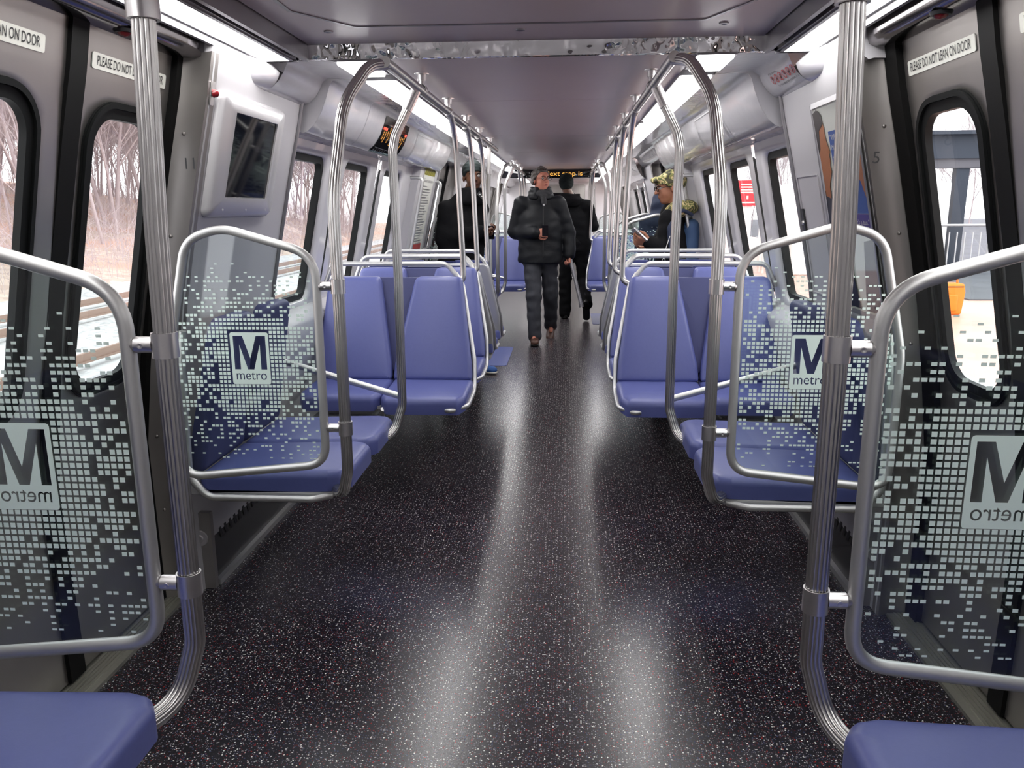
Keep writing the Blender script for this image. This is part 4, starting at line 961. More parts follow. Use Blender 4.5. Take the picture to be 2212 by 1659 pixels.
# ------------------------------------------------------------------ people: smooth-blended solids meshed with surface nets
class SDF:
    def __init__(s, lo, hi, h):
        s.lo = np.array(lo, float)-3*h; s.h = h; s.n = np.ceil((np.array(hi, float)-s.lo)/h).astype(int)+4
        s.F = np.full(s.n, 1.0, np.float32)
    def sub(s, lo, hi):
        a = np.clip(np.floor((lo-s.lo)/s.h).astype(int), 0, s.n); b = np.clip(np.ceil((hi-s.lo)/s.h).astype(int)+1, 0, s.n)
        if (b <= a).any(): return None
        sl = tuple(slice(a[i], b[i]) for i in range(3)); g = [s.lo[i]+s.h*np.arange(a[i], b[i]) for i in range(3)]
        return sl, np.meshgrid(*g, indexing='ij')
    def put(s, sl, d, k, neg=False):
        f = s.F[sl]; d = d.astype(np.float32)
        if neg: s.F[sl] = np.maximum(f, -d); return
        if k <= 0: s.F[sl] = np.minimum(f, d); return
        hh = np.clip(.5+.5*(f-d)/k, 0, 1); s.F[sl] = f+(d-f)*hh-k*hh*(1-hh)
    def cap(s, a, b, ra, rb, k=.03, flat=None):
        a = np.array(a, float); b = np.array(b, float); R = max(ra, rb)+k+.03
        q = s.sub(np.minimum(a, b)-R, np.maximum(a, b)+R)
        if q is None: return s
        sl, (X, Y, Z) = q; ab = b-a; L2 = max(ab@ab, 1e-9)
        t = np.clip(((X-a[0])*ab[0]+(Y-a[1])*ab[1]+(Z-a[2])*ab[2])/L2, 0, 1)
        dx, dy, dz = X-a[0]-t*ab[0], Y-a[1]-t*ab[1], Z-a[2]-t*ab[2]
        if flat is not None:      # (unit direction, factor>1 thins along it)
            n, f = flat; n = np.array(n, float); n /= np.linalg.norm(n); c = (dx*n[0]+dy*n[1]+dz*n[2])*(f-1); dx = dx+c*n[0]; dy = dy+c*n[1]; dz = dz+c*n[2]
        s.put(sl, np.sqrt(dx*dx+dy*dy+dz*dz)-(ra+(rb-ra)*t), k); return s
    def ell(s, c, r, k=.03, B=None, neg=False):
        c = np.array(c, float); r = np.array(r, float); R = r.max()+k+.03
        q = s.sub(c-R, c+R)
        if q is None: return s
        sl, (X, Y, Z) = q; D = [X-c[0], Y-c[1], Z-c[2]]
        if B is not None: D = [D[0]*b[0]+D[1]*b[1]+D[2]*b[2] for b in B]
        n = np.sqrt(sum((D[i]/r[i])**2 for i in range(3))); s.put(sl, (n-1)*r.min()*(.6+.4*n.clip(0, 1)), k, neg); return s
    def noise(s, amp, fr, seed=0):
        X, Y, Z = np.meshgrid(*[s.lo[i]+s.h*np.arange(s.n[i]) for i in range(3)], indexing='ij')
        s.F += (amp*(np.sin(fr*X+seed+1.7*np.sin(fr*.6*Z))*np.sin(fr*1.1*Z+2*seed+1.3*np.sin(fr*.5*Y))+.5*np.sin(fr*2.1*Z+fr*.7*Y+seed))).astype(np.float32); return s
    def cut(s, fn):       # keep where fn(X,Y,Z) < 0
        X, Y, Z = np.meshgrid(*[s.lo[i]+s.h*np.arange(s.n[i]) for i in range(3)], indexing='ij'); s.F = np.maximum(s.F, fn(X, Y, Z).astype(np.float32)); return s
    def mesh(s):
        F = s.F; I = F < 0; n = F.shape
        corners = [(i, j, k) for i in (0, 1) for j in (0, 1) for k in (0, 1)]
        def sh(A, c): return A[c[0]:n[0]-1+c[0], c[1]:n[1]-1+c[1], c[2]:n[2]-1+c[2]]
        cnt = sum(sh(I, c).astype(np.int8) for c in corners); act = (cnt > 0) & (cnt < 8)
        idx = -np.ones(act.shape, np.int64); ii = np.argwhere(act); idx[act] = np.arange(len(ii))
        V = np.zeros((len(ii), 3)); W = np.zeros(len(ii))
        for a in range(8):
            for b in range(a+1, 8):
                ca, cb = corners[a], corners[b]
                if sum(abs(x-y) for x, y in zip(ca, cb)) != 1: continue
                fa = F[ii[:, 0]+ca[0], ii[:, 1]+ca[1], ii[:, 2]+ca[2]]; fb = F[ii[:, 0]+cb[0], ii[:, 1]+cb[1], ii[:, 2]+cb[2]]
                m = (fa < 0) != (fb < 0); t = np.zeros(len(fa)); t[m] = fa[m]/(fa[m]-fb[m])
                p = np.array(ca)[None, :]+(np.array(cb)-np.array(ca))[None, :]*t[:, None]; V[m] += p[m]; W[m] += 1
        V = (ii+V/W[:, None])*s.h+s.lo; faces = []
        for ax in range(3):
            o = [(1, 2), (2, 0), (0, 1)][ax]; sa = [slice(1, n[q]-1) for q in range(3)]; sa[ax] = slice(0, n[ax]-1)
            sb = list(sa); sb[ax] = slice(1, n[ax]); A = I[tuple(sa)]; Bq = I[tuple(sb)]
            for flip, mk in ((False, A & ~Bq), (True, ~A & Bq)):
                e = np.argwhere(mk)
                if not len(e): continue
                e = e+np.array([sa[q].start for q in range(3)]); u = np.zeros(3, int); u[o[0]] = 1; v = np.zeros(3, int); v[o[1]] = 1
                q = [e-u-v, e-v, e, e-u]; q = [idx[x[:, 0], x[:, 1], x[:, 2]] for x in q]
                if flip: q = q[::-1]
                faces.append(np.stack(q, 1))
        f = np.concatenate(faces); f = f[(f >= 0).all(1)]
        mb = MB(); mb.v = V.tolist(); mb.f = [tuple(x) for x in f.tolist()]; mb.sm = [True]*len(mb.f); return mb
def vec(*a): return np.array(a, float)
class Frame:      # head / hand local frame: right, forward, up
    def __init__(s, c, yaw, tilt=0, roll=0):
        # yaw measured so that 0 looks to +Y, positive turns towards -X (counter-clockwise from above)
        s.c = vec(*c); f = vec(-math.sin(yaw)*math.cos(tilt), math.cos(yaw)*math.cos(tilt), math.sin(tilt)); r = vec(math.cos(yaw), math.sin(yaw), 0)
        u = np.cross(r, f); s.r = r*math.cos(roll)+u*math.sin(roll); s.u = -r*math.sin(roll)+u*math.cos(roll); s.f = f; s.B = (s.r, s.f, s.u)
    def __call__(s, a, b, c): return s.c+s.r*a+s.f*b+s.u*c
def add_head(S_, H, k=.012, sc=1.0, beard=0):
    e = lambda p, r, kk=k: S_.ell(H(*[q*sc for q in p]), [q*sc for q in r], kk, H.B)
    e((0, -.008, .035), (.074, .094, .082)); e((0, .03, -.02), (.060, .066, .085)); e((0, .05, -.075), (.036, .038, .032), .02)
    e((.034, .058, -.02), (.022, .022, .026), .02); e((-.034, .058, -.02), (.022, .022, .026), .02)       # cheeks
    e((0, .083, .042), (.050, .014, .014), .015)                                                           # brow ridge
    S_.cap(H(0, .090*sc, .028*sc), H(0, .113*sc, -.012*sc), .009*sc, .013*sc, .008); e((.011, .104, -.014), (.008, .009, .007), .005); e((-.011, .104, -.014), (.008, .009, .007), .005)
    e((0, .090, -.044), (.025, .012, .011), .008)                                                          # lips
    for sd in (-1, 1):
        e((sd*.077, -.006, -.002), (.011, .019, .031), .006); S_.ell(H(sd*.031*sc, .092*sc, .018*sc), [.013*sc, .010*sc, .009*sc], 0, H.B, neg=True)
def face_parts(r, H, lip, sc=1.0, brow='hair'):
    for sd in (-1, 1):
        g = MB(); uv_ball(g, H(sd*.031*sc, .080*sc, .018*sc), .0125*sc); e = build('eye', g, 'eye', r)
        g = MB(); uv_ball(g, H(sd*.031*sc, .0885*sc, .018*sc), .0055*sc); build('iris', g, 'iris', e)
        g = MB(); tube(g, [H(sd*.048*sc, .086*sc, .036*sc), H(sd*.032*sc, .098*sc, .041*sc), H(sd*.014*sc, .099*sc, .037*sc)], .0038*sc, 8); build('eyebrow', g, brow, r)
    S_ = SDF(H.c-.12, H.c+.12, .004); S_.ell(H(0, .0965*sc, -.040*sc), [.021*sc, .007*sc, .0045*sc], 0, H.B); S_.ell(H(0, .0965*sc, -.049*sc), [.018*sc, .007*sc, .0055*sc], .002, H.B); build('lips', S_.mesh(), lip, r)
def uv_ball(mb, c, r, n=12):
    prof = [(-r*math.cos(math.pi*i/8), max(1e-5, r*math.sin(math.pi*i/8))) for i in range(9)]; return lathe(mb, tuple(c), (0, 0, 1), prof, n)
def add_hand(S_, wrist, d, palm, thumb, curl=.5, L=.185, spread=.1, k=.008, curls=None):
    """d: direction wrist->fingers, palm: normal the palm faces, thumb: side +1/-1 along side=d x palm"""
    d = vec(*d); d /= np.linalg.norm(d); p = vec(*palm); p -= d*(p@d); p /= np.linalg.norm(p); sd = np.cross(d, p); w_ = vec(*wrist)
    P = lambda a, b, c: w_+d*a*L+sd*b*L+p*c*L
    S_.cap(P(-.2, 0, 0), P(.08, 0, 0), .026, .027, .015, (p, 1.25))
    for b in (-.13, 0, .13): S_.cap(P(.06, b*.7, 0), P(.46, b*1.25, 0), .021, .017, .012, (p, 1.35))
    fl = [.36, .41, .39, .30]; order = [thumb*.20, thumb*.07, -thumb*.07, -thumb*.20]
    for i, b in enumerate(order):
        a = P(.47, b, 0); c = curls[i] if curls else curl*(1+.12*i); dd = d+sd*(b*spread*3); dd /= np.linalg.norm(dd); seg = [.46, .30, .24]; ang = 0; rr = [.0096, .0086, .0078, .0068]
        for j in range(3):
            ang += c*(.9, 1.1, .7)[j]; q = a+(dd*math.cos(ang)+p*math.sin(ang))*fl[i]*seg[j]*L*1.02; S_.cap(a, q, rr[j], rr[j+1], .004); a = q
    a = P(.12, thumb*.17, .05); q = P(.30, thumb*.33, .13); S_.cap(a, q, .014, .0115, .012); q2 = P(.46, thumb*.34, .20); S_.cap(q, q2, .0112, .0098, .004); q3 = P(.58, thumb*.26, .24); S_.cap(q2, q3, .0098, .008, .004)
def shoe(r, ankle, yaw, m='blackshoe', sole='ink', pitch=0, L=.285, name='shoe'):
    """ankle joint; toes towards yaw; pitch>0 toes down"""
    F = Frame(ankle, yaw, -pitch); z = -.075
    S_ = SDF(vec(*ankle)-.32, vec(*ankle)+.32, .0075)
    S_.cap(F(0, -.035, z+.035), F(0, .02, z+.045), .040, .042, .02); S_.cap(F(0, .0, z+.04), F(0, L*.62, z+.028), .042, .036, .03, (F.u, 1.25)); S_.cap(F(0, L*.3, z+.03), F(0, L*.64, z+.026), .040, .040, .02, (F.u, 1.5)); S_.cap(F(0, -.01, z+.06), F(0, -.005, z+.10), .043, .042, .02)
    u, c = F.u, F.c; S_.cut(lambda X, Y, Z: -((X-c[0])*u[0]+(Y-c[1])*u[1]+(Z-c[2])*u[2]-(z+.012)))
    o = build(name, S_.mesh(), m, r)
    S_ = SDF(vec(*ankle)-.32, vec(*ankle)+.32, .0075)
    S_.cap(F(0, -.035, z+.01), F(0, L*.64, z+.01), .042, .044, .02, (F.u, 1)); S_.cut(lambda X, Y, Z: np.abs((X-c[0])*u[0]+(Y-c[1])*u[1]+(Z-c[2])*u[2]-(z+.007))-.008)
    build('sole', S_.mesh(), sole, o); return o
def person(label, J, Hd, outfit, loc):
    """J: joint dict. Hd: head frame. Body is one continuous skin mesh; clothes are its children."""
    r0 = MB(); pts = np.array([p for p in J.values()]); lo = pts.min(0)-.28; hi = pts.max(0)+.28; hi[2] = max(hi[2], Hd.c[2]+.2)
    B = SDF(lo, hi, .0075)
    sh = (J['shl']+J['shr'])/2; hip = (J['hil']+J['hir'])/2; fd = np.cross(vec(0, 0, 1), J['shr']-J['shl']); fd = fd/np.linalg.norm(fd)
    B.cap(hip, hip*.5+sh*.5, .10, .10, .05, (fd, 1.35)); B.cap(hip*.45+sh*.55, sh-vec(0, 0, .14), .11, .11, .05, (fd, 1.4))
    for a in 'lr':
        B.cap(sh-vec(0, 0, .03), J['sh'+a]-vec(0, 0, .03), .05, .045, .04); B.cap(J['sh'+a]-vec(0, 0, .03), J['el'+a], .042, .036, .02); B.cap(J['el'+a], J['wr'+a], .038, .026, .02)
        B.cap(hip, J['hi'+a], .08, .07, .03); B.cap(J['hi'+a], J['kn'+a], .066, .048, .03); B.cap(J['kn'+a], J['an'+a], .046, .030, .02); B.cap(J['an'+a], J['an'+a]+J['toe'+a]*.10-vec(0, 0, .03), .028, .02, .02)
    B.cap(sh, Hd(0, -.02, -.06), .058, .052, .03); add_head(B, Hd)
    for hnd in outfit.get('hands', []): add_hand(B, *hnd[:4], **hnd[4])
    body = B.mesh()
    o = build('person', body, outfit['skin'], None, T(label, 'person'), origin=loc)
    return o
def garment(r, name, m, lo, hi, fn, h=.009, noise=None, cut=None, parent=None):
    S_ = SDF(lo, hi, h); fn(S_)
    if noise: S_.noise(*noise)
    if cut: S_.cut(cut)
    return build(name, S_.mesh(), m, parent or r)
def hair_cap(r, H, name, m, shift=(0, -.012, .03), rad=(.083, .103, .088), front=.055, low=-.06, sc=1, bulge=None, noise=None):
    S_ = SDF(H.c-.2, H.c+.2, .006); S_.ell(H(*shift), rad, .0, H.B)
    if bulge: [S_.ell(H(*b[0]), b[1], .015, H.B) for b in bulge]
    if noise: S_.noise(*noise)
    f, u, c = H.f, H.u, H.c
    def cut(X, Y, Z):
        a = (X-c[0])*f[0]+(Y-c[1])*f[1]+(Z-c[2])*f[2]; b = (X-c[0])*u[0]+(Y-c[1])*u[1]+(Z-c[2])*u[2]
        line = np.where(a > -.02, low+(front-low)*np.clip((a+.02)/.075, 0, 1), low); return line-b
    S_.cut(cut); return build(name, S_.mesh(), m, r)
def jacket(S_, J, t=.0, hem=None, k=.05, chest=.155, waist=.15, arm=.068, fore=.056, flat=1.3):
    sh = (J['shl']+J['shr'])/2; hip = (J['hil']+J['hir'])/2; fd = np.cross(vec(0, 0, 1), J['shr']-J['shl']); fd = fd/np.linalg.norm(fd); hem = hip if hem is None else hem
    w2 = (J['shr']-J['shl'])*.16
    for q in (-1, 1):
        S_.cap(sh-vec(0, 0, .19)+w2*q, hip*.5+sh*.5+w2*q*.9, chest-.01, waist, k, (fd, flat)); S_.cap(hip*.5+sh*.5+w2*q*.9, hem+w2*q, waist, waist+.01, k, (fd, flat))
    S_.cap(sh-vec(0, 0, .0), sh-vec(0, 0, .2), .10, .145, k, (fd, flat))
    for a in 'lr':
        S_.cap(sh+vec(0, 0, .03), J['sh'+a]-vec(0, 0, .03), .072, .062, .05); S_.cap(J['sh'+a]-vec(0, 0, .015), J['el'+a], arm+.004, arm-.002, .03); S_.cap(J['el'+a], J['wr'+a], arm-.004, fore, .025)
def trousers(S_, J, top=.10, kn=.078, an=.068):
    hip = (J['hil']+J['hir'])/2
    for a in 'lr':
        S_.cap(hip+vec(0, 0, .06), J['hi'+a]-vec(0, 0, .03), .13, .115, .04); S_.cap(J['hi'+a], J['kn'+a], .098, kn, .02); S_.cap(J['kn'+a], J['an'+a]+(J['an'+a]-J['kn'+a])*.04, kn, an, .02)
MT['hair'] = mat('dark_hair', (.02, .016, .014, 1), .6)
def lohi(J, m=.3):
    p = np.array(list(J.values())); return p.min(0)-m, p.max(0)+m
def D(**k): return {a: vec(*b) for a, b in k.items()}
PI = math.pi
# --- walking man with glasses (towards the camera, head turned to his left)
Y0 = 8.3
J = D(shl=(.045, Y0, 1.45), shr=(-.335, Y0, 1.45), ell=(.145, Y0+.03, 1.14), elr=(-.405, Y0+.06, 1.15), wrl=(.165, Y0-.02, .925), wrr=(-.185, Y0-.17, 1.145),
      hil=(-.055, Y0+.02, .90), hir=(-.225, Y0, .90), knl=(-.035, Y0+.10, .50), knr=(-.205, Y0-.10, .50), anl=(-.035, Y0+.38, .125), anr=(-.195, Y0-.13, .085))
toeL = vec(.05, -1, -.25); toeR = vec(-.05, -1, 0); Jb = dict(J, toel=toeL, toer=toeR)
H = Frame((-.135, Y0-.02, 1.665), PI+.62, .0)
def mk(label, J, H, outfit, loc):
    JJ = {k: v for k, v in J.items()}
    pts = {k: v for k, v in J.items() if not k.startswith('toe')}
    B_lo = np.array(list(pts.values()))
    return person(label, _J(J), H, outfit, loc)
class _J(dict):
    def values(s): return [v for k, v in s.items() if not k.startswith('toe')]
man = mk('grey-haired man in glasses and a dark padded jacket walking towards the camera', Jb, H, {'skin': 'skin1', 'hands': [
    (J['wrr'], (.75, -.35, .02), (.25, .75, -.1), -1, dict(curl=.75)), (J['wrl'], (.0, -.15, -1), (-1, 0, 0), 1, dict(curl=.9))]}, (-.1, Y0, 0))
face_parts(man, H, 'lip', brow='greyhair')
hair_cap(man, H, 'hair', 'greyhair', front=.078, low=-.045, shift=(0, -.016, .042), rad=(.088, .103, .085), bulge=[((0, -.07, -.02), (.07, .05, .06)), ((.02, .04, .115), (.05, .045, .022)), ((.075, -.01, .0), (.018, .03, .045)), ((-.075, -.01, .0), (.018, .03, .045))], noise=(.004, 70, 1))
g = MB()
for sd in (-1, 1):
    n = 14; tube(g, [H(sd*.033+.026*math.cos(6.283*i/n), .108, .017+.019*math.sin(6.283*i/n)) for i in range(n)], .0022, 6, closed=True); tube(g, [H(sd*.059, .106, .020), H(sd*.080, .06, .022), H(sd*.082, -.01, .015)], .0022, 6)
tube(g, [H(-.008, .110, .020), H(.008, .110, .020)], .0022, 6); build('glasses', g, 'iris', man)
lo, hi = lohi(J)
jk = garment(man, 'jacket', 'puffer', lo, hi, lambda S_: (jacket(S_, J, hem=vec(-.14, Y0, .87), chest=.165, waist=.165, arm=.078, fore=.062), S_.cap((-.14, Y0, .88), (-.14, Y0, .84), .19, .19, .04, ((0, 1, 0), 1.3))), noise=(.003, 30, 2), cut=lambda X, Y, Z: .835-Z)
garment(man, 'collar', 'puffer', H.c-.25, H.c+.2, lambda S_: ([S_.cap(vec(-.14, Y0, 1.50)+vec(.105*math.cos(a), .085*math.sin(a), 0), vec(-.14, Y0, 1.575)+vec(.09*math.cos(a), .075*math.sin(a)-.0, 0), .032, .026, .03) for a in np.linspace(-1.1, PI+1.1, 12)]), noise=(.004, 60, 1), parent=jk)
g = MB(); tube(g, [(-.105, Y0-.150, 1.52), (-.105, Y0-.165, 1.3), (-.108, Y0-.165, .9)], .006, 6); build('zip', g, 'ink', jk)
g = MB(); [lathe(g, (-.085, Y0-.172, z), (0, -1, 0), [(0, .009), (.005, .007), (.006, 0)], 10) for z in (1.33, 1.2, 1.05, .93)]; 
g2 = MB(); lathe(g2, (-.10, Y0-.175, 1.42), (0, -1, 0), [(0, .012), (.006, .010), (.007, 0)], 10); build('zip_pull', g2, 'clampm', jk)
garment(man, 'scarf', 'scarf', H.c-.25, H.c+.15, lambda S_: ([S_.cap(vec(-.13, Y0-.015, 1.535)+vec(.075*math.cos(a), .065*math.sin(a), 0), vec(-.13, Y0-.015, 1.535)+vec(.075*math.cos(a+.3), .065*math.sin(a+.3), .0), .030, .030, .02) for a in np.linspace(0, 6.0, 16)], S_.cap((-.11, Y0-.09, 1.53), (-.10, Y0-.135, 1.44), .032, .028, .03)), noise=(.003, 90, 1))
garment(man, 'trousers', 'trouser', *lohi({k: J[k] for k in ('hil', 'hir', 'knl', 'knr', 'anl', 'anr')}, .2), lambda S_: trousers(S_, J), noise=(.005, 30, 4))
shoe(man, J['anr'], PI+.05, 'brownshoe', 'ink'); shoe(man, J['anl'], PI-.05, 'brownshoe', 'ink', pitch=.45)
g = MB(); F_ = Frame((-.085, Y0-.225, 1.165), PI, .3); plate(g, rrect(-.03, .03, -.055, .055, .006, 3), lambda u, v, w_: tuple(F_(u, w_, v)), -.004, .004); build('mobile_phone', g, 'screen', None, T('black phone held in the grey-haired man\'s right hand', 'phone'))
g = MB(); tube(g, fillet([(.165, Y0-.03, .93), (.175, Y0-.04, .86), (.285, Y0-.12, .42)], .02, 4), [.016]*3 if False else .019, 14); tube(g, [(.285, Y0-.12, .42), (.292, Y0-.125, .385)], .024, 14); build('walking_stick', g, 'trimgrey', None, T('short thick grey stick hanging from the grey-haired man\'s left hand', 'stick'))
# --- man in black hat and long black coat, left, beside the second doorway
Y0 = 6.76
J = D(shl=(-.60, Y0+.02, 1.415), shr=(-.875, Y0-.08, 1.40), ell=(-.60, Y0-.0, 1.14), elr=(-.905, Y0-.10, 1.14), wrl=(-.555, Y0-.16, 1.20), wrr=(-.585, Y0-.24, 1.20),
      hil=(-.70, Y0, .90), hir=(-.88, Y0-.03, .90), knl=(-.68, Y0-.04, .50), knr=(-.86, Y0-.03, .50), anl=(-.66, Y0-.10, .085), anr=(-.86, Y0, .085))
Jb = dict(J, toel=vec(.85, -.5, 0), toer=vec(.5, -.9, 0)); H = Frame((-.652, Y0-.03, 1.635), PI+.30, -.03)
bm = mk('man in a dark knitted hat and black coat standing by the second left doorway', Jb, H, {'skin': 'skin2', 'hands': [
    (J['wrl'], (.75, -.45, .0), (-.3, -.5, .6), 1, dict(curl=.55)), (J['wrr'], (.9, .1, .05), (.0, .4, .7), -1, dict(curl=.6))]}, (-.78, Y0, 0))
face_parts(bm, H, 'lip2')
hair_cap(bm, H, 'knitted_hat', 'knit', front=.050, low=-.02, shift=(0, -.012, .050), rad=(.090, .110, .095), bulge=[((0, -.015, .135), (.035, .035, .022))], noise=(.002, 90, 1))
lo, hi = lohi(J)
ct = garment(bm, 'coat', 'coat', lo, hi, lambda S_: jacket(S_, J, hem=vec(-.76, Y0-.02, .70), chest=.15, waist=.15, arm=.064, fore=.056, flat=1.15), noise=(.004, 26, 1), cut=lambda X, Y, Z: .66-Z)
cl = garment(bm, 'collar', 'coat', H.c-.28, H.c+.15, lambda S_: ([S_.cap(vec(-.69, Y0-.03, 1.45)+vec(.10*math.cos(a), .085*math.sin(a), 0), vec(-.665, Y0-.03, 1.535)+vec(.080*math.cos(a), .080*math.sin(a), 0), .032, .020, .03) for a in np.linspace(-1.6, PI+1.5, 16)]), parent=ct)
g = MB(); sa = vec(-.60, Y0-.13, 1.515); sb = vec(-.535, Y0-.16, 1.455); plate(g, roundpoly([(0, -.016), (.075, -.016), (.095, 0), (.075, .016), (0, .016)], .006, 3), lambda u, v, w_: tuple(sa+(sb-sa)/np.linalg.norm(sb-sa)*u+vec(.67, 0, .74)*v+vec(0, -1, 0)*w_), 0, .006); st = build('collar_strap', g, 'white_strap', ct)
for i in range(3):
    g = MB(); lathe(g, tuple(sa+(sb-sa)*(.25+.27*i)+vec(0, -.006, 0)), (0, -1, 0), [(0, .006), (.003, .004), (.004, 0)], 8)
    st.name = 'collar_strap'; build('stud', g, 'label', ct)
garment(bm, 'trousers', 'blacktr', *lohi({k: J[k] for k in ('hil', 'hir', 'knl', 'knr', 'anl', 'anr')}, .2), lambda S_: trousers(S_, J), noise=(.004, 30, 4))
shoe(bm, J['anl'], PI+1.15, 'blueshoe', 'sole'); shoe(bm, J['anr'], PI+.4, 'blueshoe', 'sole')
g = MB(); F_ = Frame((-.495, Y0-.23, 1.195), PI, -.5); plate(g, rrect(-.033, .033, -.06, .06, .006, 3), lambda u, v, w_: tuple(F_(u, w_, v)), -.004, .004); build('mobile_phone', g, 'screen', None, T('black phone in the hands of the man with the knitted hat', 'phone'))
# --- person in black seen from behind, walking away
Y0 = 10.1
J = D(shl=(.055, Y0, 1.44), shr=(.385, Y0-.02, 1.43), ell=(-.02, Y0+.05, 1.15), elr=(.455, Y0+.0, 1.17), wrl=(.02, Y0+.25, 1.1), wrr=(.36, Y0+.22, 1.12),
      hil=(.14, Y0, .90), hir=(.315, Y0, .90), knl=(.12, Y0+.06, .50), knr=(.355, Y0+.05, .50), anl=(.12, Y0+.06, .085), anr=(.385, Y0-.26, .235))
Jb = dict(J, toel=vec(-.1, 1, 0), toer=vec(.05, .5, -.85)); H = Frame((.12, Y0+.03, 1.685), .15, -.1)
bk = mk('person all in black with a knitted cap seen from behind in the aisle', Jb, H, {'skin': 'skin2', 'hands': [(J['wrl'], (.2, 1, 0), (1, 0, 0), -1, dict(curl=.8)), (J['wrr'], (-.4, 1, 0), (-1, 0, 0), 1, dict(curl=.8))]}, (.22, Y0, 0))
hair_cap(bk, H, 'knitted_cap', 'knit', front=.04, low=-.085, shift=(0, -.012, .02), rad=(.092, .112, .112), noise=(.002, 90, 1))
lo, hi = lohi(J)
jk = garment(bk, 'jacket', 'coat', lo, hi, lambda S_: jacket(S_, J, hem=vec(.23, Y0, .90), chest=.16, waist=.15, arm=.075, fore=.06), noise=(.005, 28, 3), cut=lambda X, Y, Z: .86-Z)
garment(bk, 'hood', 'coat', H.c-.3, H.c+.15, lambda S_: (S_.ell((.19, Y0-.09, 1.475), (.14, .075, .075), .03), S_.cap((.08, Y0-.05, 1.52), (.29, Y0-.05, 1.51), .055, .05, .04)), noise=(.005, 40, 3), parent=jk)
garment(bk, 'trousers', 'blacktr', *lohi({k: J[k] for k in ('hil', 'hir', 'knl', 'knr', 'anl', 'anr')}, .2), lambda S_: trousers(S_, J, an=.075), noise=(.005, 30, 4))
shoe(bk, J['anl'], .1, 'blackshoe', 'ink'); shoe(bk, J['anr'], -.1, 'blackshoe', 'ink', pitch=1.0)
# --- woman in camouflage cap with phone, right
Y0 = 6.22; XS = -.09
J = D(shl=(XS+.985, Y0-.08, 1.32), shr=(XS+1.10, Y0+.20, 1.32), ell=(XS+.95, Y0-.16, 1.06), elr=(XS+1.03, Y0+.20, 1.04), wrl=(XS+.845, Y0-.14, 1.13), wrr=(XS+.86, Y0+.05, 1.10),
      hil=(XS+1.02, Y0-.03, .86), hir=(XS+1.06, Y0+.12, .86), knl=(XS+.98, Y0-.04, .47), knr=(XS+1.02, Y0+.12, .47), anl=(XS+1.0, Y0-.04, .085), anr=(XS+1.04, Y0+.12, .085))
Jb = dict(J, toel=vec(-1, 0, 0), toer=vec(-1, .2, 0)); H = Frame((XS+1.005, Y0+.04, 1.525), PI/2+.12, -.18)
wm = mk('person in a camouflage cap and black hoodie reading a phone on the right', Jb, H, {'skin': 'skin3', 'hands': [
    (J['wrl'], (-1, -.1, .15), (.1, .6, .6), -1, dict(curl=.55)), (J['wrr'], (-.9, -.3, -.1), (0, -.3, 1), -1, dict(curl=.6))]}, (XS+1.04, Y0, 0))
face_parts(wm, H, 'lip', sc=.95)
hair_cap(wm, H, 'camouflage_cap', 'camo', front=.045, low=-.03, shift=(0, -.018, .050), rad=(.095, .12, .088), bulge=[((0, .09, .085), (.065, .05, .028))], noise=(.004, 50, 1))
g = MB()
for sd in (-1, 1):
    n = 12; tube(g, [H(sd*.033+.026*math.cos(6.283*i/n), .104, .016+.020*math.sin(6.283*i/n)) for i in range(n)], .0035, 6, closed=True); tube(g, [H(sd*.059, .102, .020), H(sd*.080, .05, .022), H(sd*.080, -.01, .015)], .0035, 6)
build('glasses', g, 'iris', wm); lo, hi = lohi(J)
jk = garment(wm, 'hoodie', 'coat', lo, hi, lambda S_: jacket(S_, J, hem=vec(.995, Y0+.05, .82), chest=.135, waist=.135, arm=.064, fore=.05, flat=1.05), noise=(.004, 28, 3), cut=lambda X, Y, Z: .78-Z)
garment(wm, 'camouflage_hood', 'camo', H.c-.3, H.c+.2, lambda S_: (S_.ell((XS+1.135, Y0+.03, 1.385), (.085, .12, .06), .03), S_.cap((XS+1.07, Y0-.07, 1.375), (XS+1.07, Y0+.15, 1.385), .062, .062, .03), S_.cap((XS+1.02, Y0-.06, 1.36), (XS+1.0, Y0+.12, 1.36), .05, .05, .03)), noise=(.004, 50, 3), parent=jk)
garment(wm, 'trousers', 'blacktr', *lohi({k: J[k] for k in ('hil', 'hir', 'knl', 'knr', 'anl', 'anr')}, .2), lambda S_: trousers(S_, J), noise=(.004, 30, 4))
shoe(wm, J['anl'], PI/2, 'blackshoe', 'ink', L=.25); shoe(wm, J['anr'], PI/2+.1, 'blackshoe', 'ink', L=.25)
r = root('backpack', (XS+1.25, Y0+.05, .9), 'blue backpack worn by the person in the camouflage cap', 'backpack')
garment(r, 'bag', 'backpack', vec(XS+1.05, Y0-.2, .8), vec(XS+1.4, Y0+.3, 1.5), lambda S_: (S_.cap((XS+1.165, Y0-.03, 1.24), (XS+1.165, Y0-.03, 1.0), .06, .065, .04), S_.cap((XS+1.165, Y0+.12, 1.24), (XS+1.165, Y0+.12, 1.0), .06, .065, .04)), noise=(.003, 30, 1))
g = MB(); tube(g, fillet([(XS+1.16, Y0-.10, 1.33), (XS+1.07, Y0-.15, 1.375), (XS+.975, Y0-.20, 1.24), (XS+1.0, Y0-.21, 1.02), (XS+1.15, Y0-.12, .98)], .06, 5), .014, 8); build('strap', g, 'navy', r)
g = MB(); pa = vec(-.74, 0, .67); pb = vec(.25, -.93, .28); pn = np.cross(pa, pb); pc = vec(XS+.765, Y0-.165, 1.185)
plate(g, rrect(-.07, .07, -.034, .034, .008, 3), lambda u, v, w_: tuple(pc+pa*u+pb*v+pn*w_), -.005, .005); build('mobile_phone', g, 'phone', None, T('silver phone held by the person in the camouflage cap', 'phone'))
